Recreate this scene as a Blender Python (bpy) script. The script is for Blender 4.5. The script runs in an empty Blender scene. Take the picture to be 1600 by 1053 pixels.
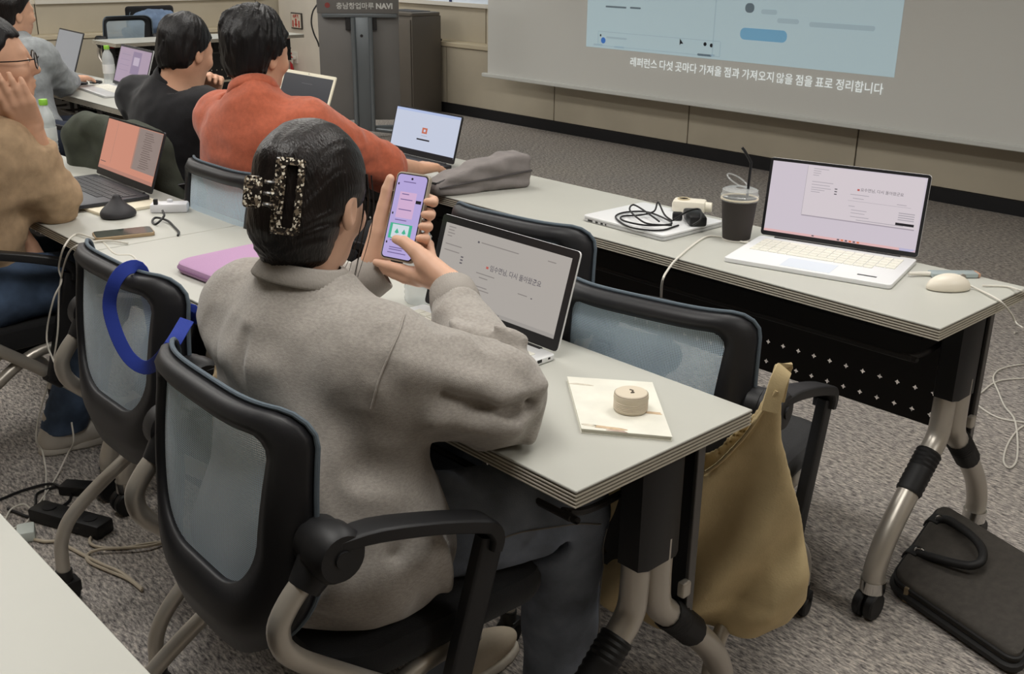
import bpy, bmesh, math, random
import numpy as np
from mathutils import Vector, Matrix, Euler

random.seed(7)
SC = bpy.context.scene
COL = SC.collection
PI = math.pi

# ------------------------------------------------------------------ camera
CAM_H = 1.45
YAW, PITCH, ROLL = -0.815765, 0.353880, 0.013289
FPX = 1651.08
cam_data = bpy.data.cameras.new('camera')
cam_data.sensor_fit = 'HORIZONTAL'
cam_data.sensor_width = 36.0
cam_data.lens = 36.0 * FPX / 1600.0
cam_data.clip_start = 0.05
cam = bpy.data.objects.new('camera', cam_data)
COL.objects.link(cam)
_fw = Vector((math.sin(YAW) * math.cos(PITCH), math.cos(YAW) * math.cos(PITCH), -math.sin(PITCH)))
_r = Vector((math.cos(YAW), -math.sin(YAW), 0))
_u = _r.cross(_fw)
_r2 = _r * math.cos(ROLL) + _u * math.sin(ROLL)
_u2 = _u * math.cos(ROLL) - _r * math.sin(ROLL)
cam.matrix_world = Matrix(((_r2.x, _u2.x, -_fw.x, 0), (_r2.y, _u2.y, -_fw.y, 0), (_r2.z, _u2.z, -_fw.z, CAM_H), (0, 0, 0, 1)))
SC.camera = cam

# ------------------------------------------------------------------ world and exposure
w = bpy.data.worlds.new('world')
SC.world = w
w.use_nodes = True
w.node_tree.nodes['Background'].inputs['Color'].default_value = (0.9, 0.95, 1.0, 1)
w.node_tree.nodes['Background'].inputs['Strength'].default_value = 0.35
vs = SC.view_settings
vs.view_transform = 'Standard'
vs.look = 'None'
vs.exposure = 0.0
vs.gamma = 1.0
vs.use_curve_mapping = False

# room extents (metres): camera stands at x=0, y=0
RX0, RX1, RY0, RY1, RZ = -10.24, 2.2, -2.6, 6.34, 2.6
LIGHT_W = 19.0     # watts of each ceiling panel
LIGHT_COL = (1.0, 0.992, 0.972)

# ------------------------------------------------------------------ photo pixel -> point on a plane (positions only)
_M = np.array([[_r2.x, _r2.y, _r2.z], [_u2.x, _u2.y, _u2.z], [_fw.x, _fw.y, _fw.z]])
def _at(px, py, ax, v):
    d = _M.T @ np.array([(px - 800) / FPX, -(py - 526.5) / FPX, 1.0])
    o = np.array([0, 0, CAM_H])
    return Vector(o + d * (v - o[ax]) / d[ax])
def PZ(px, py, z=0.72): return _at(px, py, 2, z)
def PY(px, py, y): return _at(px, py, 1, y)
def PX(px, py, x): return _at(px, py, 0, x)

# ------------------------------------------------------------------ materials
def lin(c):
    c = c / 255.0
    return c / 12.92 if c <= 0.04045 else ((c + 0.055) / 1.055) ** 2.4
def rgb(c):
    return (lin(c[0]), lin(c[1]), lin(c[2]), 1.0)
MATS = {}
def mat(name, col, rough=0.5, metal=0.0, spec=0.5, var=0.0, vscale=8.0, bump=0.0, bscale=200.0, stretch=None, emit=0.0, alpha=1.0, trans=0.0, ior=1.45, sheen=0.0, coat=0.0):
    if name in MATS: return MATS[name]
    m = bpy.data.materials.new(name)
    m.use_nodes = True
    nt = m.node_tree
    b = nt.nodes['Principled BSDF']
    b.inputs['Base Color'].default_value = rgb(col)
    b.inputs['Roughness'].default_value = rough
    b.inputs['Metallic'].default_value = metal
    b.inputs['Specular IOR Level'].default_value = spec
    b.inputs['IOR'].default_value = ior
    b.inputs['Alpha'].default_value = alpha
    b.inputs['Transmission Weight'].default_value = trans
    b.inputs['Sheen Weight'].default_value = sheen
    b.inputs['Coat Weight'].default_value = coat
    if emit:
        b.inputs['Emission Color'].default_value = rgb(col)
        b.inputs['Emission Strength'].default_value = emit
    if var or bump:
        tc = nt.nodes.new('ShaderNodeTexCoord')
        mp = nt.nodes.new('ShaderNodeMapping')
        if stretch: mp.inputs['Scale'].default_value = stretch
        nt.links.new(tc.outputs['Object'], mp.inputs['Vector'])
        if var:
            n = nt.nodes.new('ShaderNodeTexNoise')
            n.inputs['Scale'].default_value = vscale
            n.inputs['Detail'].default_value = 5
            nt.links.new(mp.outputs[0], n.inputs['Vector'])
            r = nt.nodes.new('ShaderNodeValToRGB')
            r.color_ramp.elements[0].position = 0.3
            r.color_ramp.elements[1].position = 0.7
            r.color_ramp.elements[0].color = rgb([max(0, x * (1 - var)) for x in col])
            r.color_ramp.elements[1].color = rgb([min(255, x * (1 + var)) for x in col])
            nt.links.new(n.outputs['Fac'], r.inputs['Fac'])
            nt.links.new(r.outputs['Color'], b.inputs['Base Color'])
        if bump:
            n = nt.nodes.new('ShaderNodeTexNoise')
            n.inputs['Scale'].default_value = bscale
            n.inputs['Detail'].default_value = 3
            nt.links.new(mp.outputs[0], n.inputs['Vector'])
            bp = nt.nodes.new('ShaderNodeBump')
            bp.inputs['Strength'].default_value = bump
            bp.inputs['Distance'].default_value = 0.002
            nt.links.new(n.outputs['Fac'], bp.inputs['Height'])
            nt.links.new(bp.outputs['Normal'], b.inputs['Normal'])
    MATS[name] = m
    return m

def carpet_material():
    m = bpy.data.materials.new('carpet')
    m.use_nodes = True
    nt = m.node_tree
    b = nt.nodes['Principled BSDF']
    b.inputs['Roughness'].default_value = 0.95
    b.inputs['Specular IOR Level'].default_value = 0.1
    tc = nt.nodes.new('ShaderNodeTexCoord')
    mp = nt.nodes.new('ShaderNodeMapping')
    mp.inputs['Rotation'].default_value = (0, 0, 0.75)
    mp.inputs['Scale'].default_value = (1.0, 3.2, 1.0)
    nt.links.new(tc.outputs['Object'], mp.inputs['Vector'])
    n = nt.nodes.new('ShaderNodeTexNoise')
    n.inputs['Scale'].default_value = 42
    n.inputs['Detail'].default_value = 6
    n.inputs['Roughness'].default_value = 0.75
    nt.links.new(mp.outputs[0], n.inputs['Vector'])
    r = nt.nodes.new('ShaderNodeValToRGB')
    e = r.color_ramp.elements
    e[0].position = 0.36; e[0].color = rgb((84, 81, 82))
    e[1].position = 0.66; e[1].color = rgb((232, 222, 210))
    k = e.new(0.5); k.color = rgb((164, 158, 152))
    nt.links.new(n.outputs['Fac'], r.inputs['Fac'])
    n2 = nt.nodes.new('ShaderNodeTexNoise')
    n2.inputs['Scale'].default_value = 1.3
    n2.inputs['Detail'].default_value = 2
    nt.links.new(tc.outputs['Object'], n2.inputs['Vector'])
    mx = nt.nodes.new('ShaderNodeMix')
    mx.data_type = 'RGBA'
    mx.blend_type = 'MULTIPLY'
    mx.inputs[0].default_value = 0.5
    r2 = nt.nodes.new('ShaderNodeValToRGB')
    r2.color_ramp.elements[0].color = rgb((215, 220, 235))
    r2.color_ramp.elements[1].color = rgb((255, 250, 240))
    nt.links.new(n2.outputs['Fac'], r2.inputs['Fac'])
    nt.links.new(r.outputs[0], mx.inputs[6])
    nt.links.new(r2.outputs[0], mx.inputs[7])
    nt.links.new(mx.outputs[2], b.inputs['Base Color'])
    bp = nt.nodes.new('ShaderNodeBump')
    bp.inputs['Strength'].default_value = 0.6
    bp.inputs['Distance'].default_value = 0.004
    nt.links.new(n.outputs['Fac'], bp.inputs['Height'])
    nt.links.new(bp.outputs['Normal'], b.inputs['Normal'])
    return m

def mesh_fabric(name, col, period=0.0034, hole=0.55):
    """woven chair mesh: small see-through openings between threads (a property of the cloth)"""
    m = bpy.data.materials.new(name)
    m.use_nodes = True
    nt = m.node_tree
    b = nt.nodes['Principled BSDF']
    b.inputs['Base Color'].default_value = rgb(col)
    b.inputs['Roughness'].default_value = 0.6
    b.inputs['Sheen Weight'].default_value = 0.3
    tc = nt.nodes.new('ShaderNodeTexCoord')
    sx = nt.nodes.new('ShaderNodeSeparateXYZ')
    nt.links.new(tc.outputs['UV'], sx.inputs[0])
    def op(o, a, bb=None):
        n = nt.nodes.new('ShaderNodeMath'); n.operation = o
        for i, v in enumerate((a, bb)):
            if v is None: continue
            if isinstance(v, (int, float)): n.inputs[i].default_value = v
            else: nt.links.new(v, n.inputs[i])
        return n.outputs[0]
    k = 2 * PI / period
    a = op('SINE', op('MULTIPLY', op('ADD', sx.outputs[0], sx.outputs[1]), k * 0.7071))
    c = op('SINE', op('MULTIPLY', op('SUBTRACT', sx.outputs[0], sx.outputs[1]), k * 0.7071))
    h = op('GREATER_THAN', op('MULTIPLY', a, c), hole - 0.25)
    tr = nt.nodes.new('ShaderNodeBsdfTransparent')
    mx = nt.nodes.new('ShaderNodeMixShader')
    nt.links.new(h, mx.inputs[0])
    nt.links.new(b.outputs[0], mx.inputs[1])
    nt.links.new(tr.outputs[0], mx.inputs[2])
    nt.links.new(mx.outputs[0], nt.nodes['Material Output'].inputs['Surface'])
    return m

# ------------------------------------------------------------------ mesh helpers
def link(o, parent=None):
    COL.objects.link(o)
    if parent is not None: o.parent = parent
    return o
def obj(name, vf, m, parent=None, smooth=False, loc=None, rot=None):
    """vf = (verts, faces) or a bmesh -> ONE mesh object"""
    me = bpy.data.meshes.new(name)
    if isinstance(vf, bmesh.types.BMesh):
        vf.to_mesh(me); vf.free()
    else:
        me.from_pydata([tuple(v) for v in vf[0]], [], [tuple(f) for f in vf[1]])
    if m is not None: me.materials.append(m)
    if smooth:
        me.polygons.foreach_set('use_smooth', [True] * len(me.polygons))
        if smooth != 'all':
            try: me.set_sharp_from_angle(angle=math.radians(38))
            except Exception: pass
    me.update()
    o = bpy.data.objects.new(name, me)
    link(o, parent)
    if loc is not None: o.location = loc
    if rot is not None: o.rotation_euler = rot
    return o
def tag(o, label, cat, group=None):
    o['label'] = label; o['category'] = cat
    if group: o['group'] = group
    return o
def thing(name, label, cat, loc=(0, 0, 0), rz=0.0, group=None):
    o = bpy.data.objects.new(name, None)
    o.empty_display_size = 0.05
    COL.objects.link(o)
    o.location = loc; o.rotation_euler = (0, 0, rz)
    return tag(o, label, cat, group)
def struct(o):
    o['kind'] = 'structure'
    return o
def dup(root, loc, rz, label=None, group=None):
    r = root.copy(); COL.objects.link(r); r.location = loc; r.rotation_euler = (0, 0, rz)
    if label: r['label'] = label
    if group: r['group'] = group
    for ch in list(root.children):
        c = ch.copy(); COL.objects.link(c); c.parent = r
        for g in list(ch.children):
            d = g.copy(); COL.objects.link(d); d.parent = c
    return r

def box(x0, x1, y0, y1, z0, z1, bev=0.0, seg=2):
    bm = bmesh.new()
    bmesh.ops.create_cube(bm, size=1)
    for v in bm.verts:
        v.co = Vector((x0 + (v.co.x + .5) * (x1 - x0), y0 + (v.co.y + .5) * (y1 - y0), z0 + (v.co.z + .5) * (z1 - z0)))
    if bev: bmesh.ops.bevel(bm, geom=list(bm.edges), offset=bev, segments=seg, profile=0.5, affect='EDGES')
    return bm
def join(*parts):
    V, F = [], []
    for p in parts:
        if isinstance(p, bmesh.types.BMesh):
            p.verts.ensure_lookup_table(); p.verts.index_update()
            v = [tuple(x.co) for x in p.verts]; f = [[q.index for q in fa.verts] for fa in p.faces]; p.free()
        else: v, f = p
        n = len(V)
        V += [tuple(x) for x in v]; F += [[i + n for i in q] for q in f]
    return V, F
def xform(vf, M):
    if isinstance(vf, bmesh.types.BMesh): vf = join(vf)
    return [tuple(M @ Vector(v)) for v in vf[0]], vf[1]
def smooth_path(pts, sub=6, closed=False):
    P = [np.array(p, float) for p in pts]
    n = len(P); out = []
    rng = range(n if closed else n - 1)
    for i in rng:
        p1, p2 = P[i], P[(i + 1) % n]
        p0 = P[i - 1] if (i > 0 or closed) else 2 * p1 - p2
        p3 = P[(i + 2) % n] if (i + 2 < n or closed) else 2 * p2 - p1
        for k in range(sub):
            t = k / sub
            out.append(0.5 * ((2 * p1) + (-p0 + p2) * t + (2 * p0 - 5 * p1 + 4 * p2 - p3) * t * t + (-p0 + 3 * p1 - 3 * p2 + p3) * t ** 3))
    if not closed: out.append(P[-1])
    return out
def tube(pts, r, n=10, sub=0, closed=False, flat=None, up=None):
    """sweep a round (or flat = (half width, half height) rectangular-ish) section along a path; r may be a list"""
    if sub:
        if not isinstance(r, (int, float)):
            rr = smooth_path([(x, 0, 0) for x in r], sub, closed); r = [max(1e-5, q[0]) for q in rr]
        pts = smooth_path(pts, sub, closed)
    P = [Vector(p) for p in pts]
    N = len(P)
    R = [r] * N if isinstance(r, (int, float)) else list(r)
    T = []
    for i in range(N):
        if closed: t = P[(i + 1) % N] - P[i - 1]
        else: t = P[min(i + 1, N - 1)] - P[max(i - 1, 0)]
        T.append(t.normalized() if t.length > 1e-9 else Vector((0, 0, 1)))
    u = Vector(up) if up else Vector((0, 0, 1))
    if abs(u.dot(T[0])) > 0.95: u = Vector((1, 0, 0)) if abs(T[0].x) < .9 else Vector((0, 1, 0))
    V, F = [], []
    prev = (u - T[0] * u.dot(T[0])).normalized()
    for i in range(N):
        if up:
            a = Vector(up) - T[i] * Vector(up).dot(T[i])
            a = a.normalized() if a.length > 1e-4 else prev
        else:
            a = prev - T[i] * prev.dot(T[i])
            a = a.normalized() if a.length > 1e-6 else prev
        prev = a
        b = T[i].cross(a)
        for k in range(n):
            th = 2 * PI * k / n
            if flat:
                c, s = math.cos(th), math.sin(th)
                q = 0.35
                cc = math.copysign(abs(c) ** q, c) * flat[0]; ss = math.copysign(abs(s) ** q, s) * flat[1]
                V.append(P[i] + b * cc * (R[i]) + a * ss * (R[i]))
            else:
                V.append(P[i] + (a * math.cos(th) + b * math.sin(th)) * R[i])
    rng = range(N if closed else N - 1)
    for i in rng:
        j = (i + 1) % N
        for k in range(n):
            F.append((i * n + k, i * n + (k + 1) % n, j * n + (k + 1) % n, j * n + k))
    if not closed:
        F.append(tuple(range(n - 1, -1, -1))); F.append(tuple((N - 1) * n + k for k in range(n)))
    return V, F
def lathe(prof, n=24, cap=True):
    V, F = [], []
    for r, z in prof:
        for k in range(n):
            V.append((r * math.cos(2 * PI * k / n), r * math.sin(2 * PI * k / n), z))
    for i in range(len(prof) - 1):
        for k in range(n):
            F.append((i * n + k, i * n + (k + 1) % n, (i + 1) * n + (k + 1) % n, (i + 1) * n + k))
    if cap:
        F.append(tuple(range(n - 1, -1, -1))); F.append(tuple((len(prof) - 1) * n + k for k in range(n)))
    return V, F
def rrect(w, d, r, seg=5):
    """rounded rectangle outline centred at 0"""
    out = []
    for cx, cy, a0 in ((w / 2 - r, d / 2 - r, 0), (-w / 2 + r, d / 2 - r, 90), (-w / 2 + r, -d / 2 + r, 180), (w / 2 - r, -d / 2 + r, 270)):
        for k in range(seg + 1):
            a = math.radians(a0 + 90 * k / seg)
            out.append((cx + r * math.cos(a), cy + r * math.sin(a)))
    return out
def prism(poly, z0, z1, bev=0.0):
    n = len(poly)
    if bev:
        c = (sum(p[0] for p in poly) / n, sum(p[1] for p in poly) / n)
        def ins(p, k):
            v = Vector((c[0] - p[0], c[1] - p[1])); l = v.length
            v = v / l * k if l > 1e-9 else v
            return (p[0] + v.x, p[1] + v.y)
        rings = [([ins(p, bev) for p in poly], z0), ([ins(p, bev * .3) for p in poly], z0 + bev * .3), (poly, z0 + bev), (poly, z1 - bev), ([ins(p, bev * .3) for p in poly], z1 - bev * .3), ([ins(p, bev) for p in poly], z1)]
    else: rings = [(poly, z0), (poly, z1)]
    V, F = [], []
    for P, z in rings: V += [(p[0], p[1], z) for p in P]
    for i in range(len(rings) - 1):
        for k in range(n): F.append((i * n + k, i * n + (k + 1) % n, (i + 1) * n + (k + 1) % n, (i + 1) * n + k))
    F.append(tuple(range(n - 1, -1, -1))); F.append(tuple((len(rings) - 1) * n + k for k in range(n)))
    return V, F
def loft(rings, cap=True):
    n = len(rings[0]); V, F = [], []
    for R in rings: V += [tuple(p) for p in R]
    for i in range(len(rings) - 1):
        for k in range(n): F.append((i * n + k, i * n + (k + 1) % n, (i + 1) * n + (k + 1) % n, (i + 1) * n + k))
    if cap:
        F.append(tuple(range(n - 1, -1, -1))); F.append(tuple((len(rings) - 1) * n + k for k in range(n)))
    return V, F
def rect(x0, x1, y0, y1, z=0.0):
    return [(x0, y0, z), (x1, y0, z), (x1, y1, z), (x0, y1, z)], [(0, 1, 2, 3)]
def text(s, size, m, parent, loc, rot=(0, 0, 0), name='lettering', align='LEFT', bold=0.0, sx=1.0):
    cu = bpy.data.curves.new(name, 'FONT')
    cu.body = s; cu.size = size; cu.align_x = align; cu.resolution_u = 2
    cu.offset = bold
    t = bpy.data.objects.new(name, cu); COL.objects.link(t)
    me = bpy.data.meshes.new_from_object(t)
    bpy.data.objects.remove(t)
    me.materials.clear(); me.materials.append(m)
    o = bpy.data.objects.new(name, me); link(o, parent)
    o.location = loc; o.rotation_euler = rot; o.scale = (sx, 1, 1)
    return o

# ------------------------------------------------------------------ signed-distance modelling (numpy) for bodies and cloth
def sdf(fn, lo, hi, h, coarse=6, margin=2.2):
    lo = np.array(lo, float); hi = np.array(hi, float)
    N = np.ceil((hi - lo) / h / coarse).astype(int) * coarse + 1
    Nc = (N - 1) // coarse
    cc = np.stack(np.meshgrid(*[lo[i] + (np.arange(Nc[i]) + .5) * coarse * h for i in range(3)], indexing='ij'), -1).reshape(-1, 3)
    d = fn(cc)
    act = np.abs(d) < coarse * h * 0.9 * margin
    grid = np.ones(N, np.float32)
    # far cells: sign only
    sg = np.where(d < 0, -1, 1).reshape(Nc).astype(np.float32)
    big = np.repeat(np.repeat(np.repeat(sg, coarse, 0), coarse, 1), coarse, 2)
    grid[:-1, :-1, :-1] = big
    idx = np.argwhere(act.reshape(Nc))
    mask = np.zeros(N, bool)
    m2 = np.repeat(np.repeat(np.repeat(act.reshape(Nc), coarse, 0), coarse, 1), coarse, 2)
    mask[:-1, :-1, :-1] = m2
    for ax in range(3):
        sl = [slice(None)] * 3; sl2 = [slice(None)] * 3
        sl[ax] = slice(1, None); sl2[ax] = slice(None, -1)
        mm = mask.copy(); mm[tuple(sl)] |= mask[tuple(sl2)]; mask = mm
    pts = np.argwhere(mask)
    if len(pts) == 0: return [], []
    val = np.empty(len(pts), np.float32)
    for i in range(0, len(pts), 400000):
        val[i:i + 400000] = fn(lo + pts[i:i + 400000] * h)
    grid[mask] = val
    s = grid < 0
    # cells
    cs = np.zeros(tuple(N - 1), np.int8)
    for dx in (0, 1):
        for dy in (0, 1):
            for dz in (0, 1):
                cs += s[dx:N[0] - 1 + dx, dy:N[1] - 1 + dy, dz:N[2] - 1 + dz]
    cells = np.argwhere((cs > 0) & (cs < 8))
    vid = -np.ones(tuple(N - 1), np.int64)
    vid[tuple(cells.T)] = np.arange(len(cells))
    acc = np.zeros((len(cells), 3)); cnt = np.zeros(len(cells))
    corners = [(a, b, c) for a in (0, 1) for b in (0, 1) for c in (0, 1)]
    cv = {c: grid[cells[:, 0] + c[0], cells[:, 1] + c[1], cells[:, 2] + c[2]] for c in corners}
    for c in corners:
        for ax in range(3):
            if c[ax]: continue
            e = list(c); e[ax] = 1; e = tuple(e)
            a, b = cv[c], cv[e]
            cr = (a < 0) != (b < 0)
            t = np.where(cr, a / np.where(cr, a - b, 1), 0)
            p = np.zeros((len(cells), 3)); p += np.array(c); p[:, ax] += t
            acc[cr] += p[cr]; cnt[cr] += 1
    V = lo + (cells + acc / cnt[:, None]) * h
    F = []
    for ax in range(3):
        b, c = (ax + 1) % 3, (ax + 2) % 3
        s0 = np.take(s, range(N[ax] - 1), ax); s1 = np.take(s, range(1, N[ax]), ax)
        ed = np.argwhere(s0 != s1)
        ok = (ed[:, b] > 0) & (ed[:, c] > 0) & (ed[:, b] < N[b] - 1) & (ed[:, c] < N[c] - 1)
        ed = ed[ok]
        fl = s0[tuple(ed.T)]
        q = []
        for ob, oc in ((-1, -1), (0, -1), (0, 0), (-1, 0)):
            e = ed.copy(); e[:, b] += ob; e[:, c] += oc
            q.append(vid[tuple(e.T)])
        q = np.stack(q, 1)
        q[~fl] = q[~fl][:, ::-1]
        F.append(q)
    F = np.concatenate(F)
    F = F[(F >= 0).all(1)]
    return V, F
def sdf_obj(name, fn, lo, hi, h, m, parent=None, relax=1):
    V, F = sdf(fn, lo, hi, h)
    V = np.asarray(V)
    for _ in range(relax):   # light Laplacian relax
        A = np.zeros_like(V); C = np.zeros(len(V))
        for k in range(4):
            a, b = F[:, k], F[:, (k + 1) % 4]
            np.add.at(A, a, V[b]); np.add.at(C, a, 1); np.add.at(A, b, V[a]); np.add.at(C, b, 1)
        V = V * .5 + .5 * A / np.maximum(C, 1)[:, None]
    me = bpy.data.meshes.new(name)
    me.vertices.add(len(V)); me.vertices.foreach_set('co', V.astype(np.float32).ravel())
    me.loops.add(len(F) * 4); me.loops.foreach_set('vertex_index', F.astype(np.int32).ravel())
    me.polygons.add(len(F)); me.polygons.foreach_set('loop_start', (np.arange(len(F)) * 4).astype(np.int32))
    me.polygons.foreach_set('loop_total', np.full(len(F), 4, np.int32))
    me.update(calc_edges=True); me.validate()
    me.polygons.foreach_set('use_smooth', [True] * len(me.polygons))
    if m is not None: me.materials.append(m)
    o = bpy.data.objects.new(name, me)
    return link(o, parent)
def A3(*p): return np.array(p, float)
def cap(P, a, b, ra, rb=None):
    a = np.array(a, float); b = np.array(b, float); rb = ra if rb is None else rb
    ba = b - a; pa = P - a
    h = np.clip(pa @ ba / max(ba @ ba, 1e-12), 0, 1)
    return np.sqrt(((pa - h[:, None] * ba) ** 2).sum(1)) - (ra + (rb - ra) * h)
def near(P, c, r, fn):
    """evaluate fn only close to c; farther away a safe lower bound is enough"""
    dist = np.sqrt(((P - np.array(c, float)) ** 2).sum(1))
    out = np.maximum(dist - r, 0) + .06
    m = dist < r + .06
    if m.any(): out[m] = fn(P[m])
    return out
def snap(o, pts, off=0.001):
    """lay a path on the surface of a mesh object"""
    from mathutils.bvhtree import BVHTree
    me = o.data
    bv = BVHTree.FromPolygons([v.co for v in me.vertices], [p.vertices for p in me.polygons])
    out = []
    for p in pts:
        r = bv.find_nearest(Vector(p))
        out.append(tuple(r[0] + r[1] * off))
    return out
def chain(P, pts, rs, k=0.0):
    d = None
    for i in range(len(pts) - 1):
        e = cap(P, pts[i], pts[i + 1], rs[i], rs[i + 1])
        d = e if d is None else (smin(d, e, k) if k else np.minimum(d, e))
    return d
def ell(P, c, r, R=None):
    q = P - np.array(c, float)
    if R is not None: q = q @ np.array(R)      # columns of R = local axes
    r = np.array(r, float)
    k0 = np.sqrt(((q / r) ** 2).sum(1)); k1 = np.sqrt(((q / r ** 2) ** 2).sum(1))
    return k0 * (k0 - 1) / np.maximum(k1, 1e-9)
def rbx(P, c, b, r, R=None):
    q = P - np.array(c, float)
    if R is not None: q = q @ np.array(R)
    q = np.abs(q) - (np.array(b, float) - r)
    return np.sqrt((np.maximum(q, 0) ** 2).sum(1)) + np.minimum(q.max(1), 0) - r
def smin(a, b, k):
    h = np.maximum(k - np.abs(a - b), 0) / k
    return np.minimum(a, b) - h * h * k * .25
def smax(a, b, k): return -smin(-a, -b, k)
def _hash(i, j, k):
    n = (i * 374761393 + j * 668265263 + k * 2147483647 + 12345) & 0x7fffffff
    n = ((n ^ (n >> 13)) * 1274126177) & 0x7fffffff
    return ((n ^ (n >> 16)) & 0xffff) / 32767.5 - 1
def vnoise(P):
    i = np.floor(P).astype(np.int64); f = P - i; f = f * f * (3 - 2 * f)
    o = 0
    for a in (0, 1):
        for b in (0, 1):
            for c in (0, 1):
                o = o + _hash(i[:, 0] + a, i[:, 1] + b, i[:, 2] + c) * (f[:, 0] if a else 1 - f[:, 0]) * (f[:, 1] if b else 1 - f[:, 1]) * (f[:, 2] if c else 1 - f[:, 2])
    return o
def rotm(rx=0, ry=0, rz=0):
    return np.array(Euler((rx, ry, rz)).to_matrix())

# ================================================================== the room
M_carpet = carpet_material()
M_beige = mat('beige_panel', (192, 183, 164), 0.55, var=0.03, vscale=2.0)
M_joint = mat('joint', (70, 62, 52), 0.9)
M_white_wall = mat('white_wall', (228, 220, 206), 0.85, var=0.02, vscale=3.0)
M_black_base = mat('black_base', (22, 22, 25), 0.6)
M_ceiling = mat('ceiling_paint', (235, 233, 228), 0.9, bump=0.1, bscale=80)
M_ledge = mat('ledge', (206, 194, 168), 0.45)
M_trim = mat('white_trim', (226, 222, 212), 0.5)
M_pane = mat('pale_pane', (205, 214, 224), 0.25, emit=0.25)
M_mull = mat('mullion', (60, 68, 110), 0.5)
M_lamp = mat('lamp_diffuser', (255, 247, 232), 0.6, emit=2.5)

struct(obj('floor', box(RX0 - .3, RX1, RY0, RY1 + .3, -.1, 0), M_carpet))
struct(obj('ceiling', box(RX0 - .3, RX1, RY0, RY1 + .3, RZ, RZ + .1), M_ceiling))
M_dim_wall = mat('brown_wall', (150, 138, 120), 0.85, var=0.03, vscale=3.0)
struct(obj('wall_right', box(RX1, RX1 + .1, RY0, RY1 + .3, 0, RZ), M_dim_wall))
struct(obj('wall_back', box(RX0 - .3, RX1, RY0 - .1, RY0, 0, RZ), M_dim_wall))
# front wall: a low boxed-out dado of flat panels with a ledge on it, recessed panels and windows above
LZ = 0.632
wf = struct(obj('wall_front', join(box(RX0, RX1, RY1 + .012, RY1 + .3, 0, LZ - .03), box(RX0, RX1, RY1 + .172, RY1 + .3, LZ - .03, RZ)), M_joint))
xs = [-8.95, -7.66, -6.265, -4.866, -3.492, -2.1, -.7, .7, RX1]
for a, b in zip(xs[:-1], xs[1:]):
    obj('panel', box(a + .005, b - .005, RY1, RY1 + .02, .09, LZ - .045, .002, 1), M_beige, wf)
xs = [-8.95, -7.30, -5.6, -4.2, -2.8, -1.4, 0, RX1]
for a, b in zip(xs[:-1], xs[1:]):
    obj('panel', box(a + .005, b - .005, RY1 + .16, RY1 + .18, LZ, .935, .002, 1), M_beige, wf)
obj('ledge', box(-8.95, RX1, RY1 - .012, RY1 + .17, LZ - .04, LZ, .006), M_ledge, wf)
struct(obj('baseboard_front', box(RX0 + .3, RX1, RY1 - .012, RY1 + .005, 0, .088), M_black_base))
def window(name, x0, x1, y0, y1, z0, z1, axis):
    w_ = struct(thing(name, '', ''))
    del w_['label']; del w_['category']
    if axis == 'x':
        obj('window_frame', join(box(x0, x1, y0, y1, z0, z0 + .035), box(x0, x1, y0, y1, z1 - .04, z1)), M_trim, w_)
        n = max(1, int(round((x1 - x0) / 1.1)))
        for k in range(n):
            a = x0 + (x1 - x0) * k / n; b = x0 + (x1 - x0) * (k + 1) / n
            obj('pane', box(a + .012, b - .012, y0 + .02, y0 + .03, z0 + .035, z1 - .04), M_pane, w_)
            obj('mullion', box(b - .012, b + .012, y0 + .005, y1, z0 + .035, z1 - .04), M_mull, w_)
    else:
        obj('window_frame', join(box(x0, x1, y0, y1, z0, z0 + .06), box(x0, x1, y0, y1, z1 - .04, z1)), M_trim, w_)
        n = max(1, int(round((y1 - y0) / 1.4)))
        for k in range(n):
            a = y0 + (y1 - y0) * k / n; b = y0 + (y1 - y0) * (k + 1) / n
            obj('pane', box(x1 - .03, x1 - .02, a + .012, b - .012, z0 + .06, z1 - .04), M_pane, w_)
            obj('mullion', box(x0, x1 - .005, b - .012, b + .012, z0 + .06, z1 - .04), M_mull, w_)
    return w_
window('window_1', -8.7, -5.9, RY1 + .13, RY1 + .18, .935, 2.2, 'x')
# left wall, built the same way
wl = struct(obj('wall_left', join(box(RX0 - .3, RX0 - .012, RY0, RY1, 0, LZ - .03), box(RX0 - .3, RX0 - .172, RY0, RY1, LZ - .03, RZ)), M_joint))
ys = [-2.6, -1.0, .4, 1.9, 3.55, 5.6, RY1]
for a, b in zip(ys[:-1], ys[1:]):
    obj('panel', box(RX0 - .02, RX0, a + .005, b - .005, .09, LZ - .045, .002, 1), M_beige, wl)
ys = [-2.6, -1.0, .6, 2.1, 3.72, 6.0, RY1]
for a, b in zip(ys[:-1], ys[1:]):
    obj('panel', box(RX0 - .18, RX0 - .16, a + .005, b - .005, LZ, .90, .002, 1), M_beige, wl)
obj('ledge', box(RX0 - .17, RX0 + .012, RY0, RY1, LZ - .04, LZ, .006), M_ledge, wl)
obj('upper_wall', box(RX0 - .19, RX0 - .168, RY0, RY1, .90, RZ), M_white_wall, wl)
obj('upper_wall', box(-8.82, RX1, RY1 + .168, RY1 + .19, .935, RZ), M_white_wall, wf)
struct(obj('baseboard_left', box(RX0 - .005, RX0 + .012, RY0, RY1 - .05, 0, .088), M_black_base))
window('window_2', RX0 - .18, RX0 - .13, 3.72, 6.1, .90, 2.2, 'y')
# white boxed column in the corner
struct(obj('wall_column', box(RX0 + .002, -8.82, RY1 - .16, RY1 + .28, 0, RZ), M_white_wall))

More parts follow.
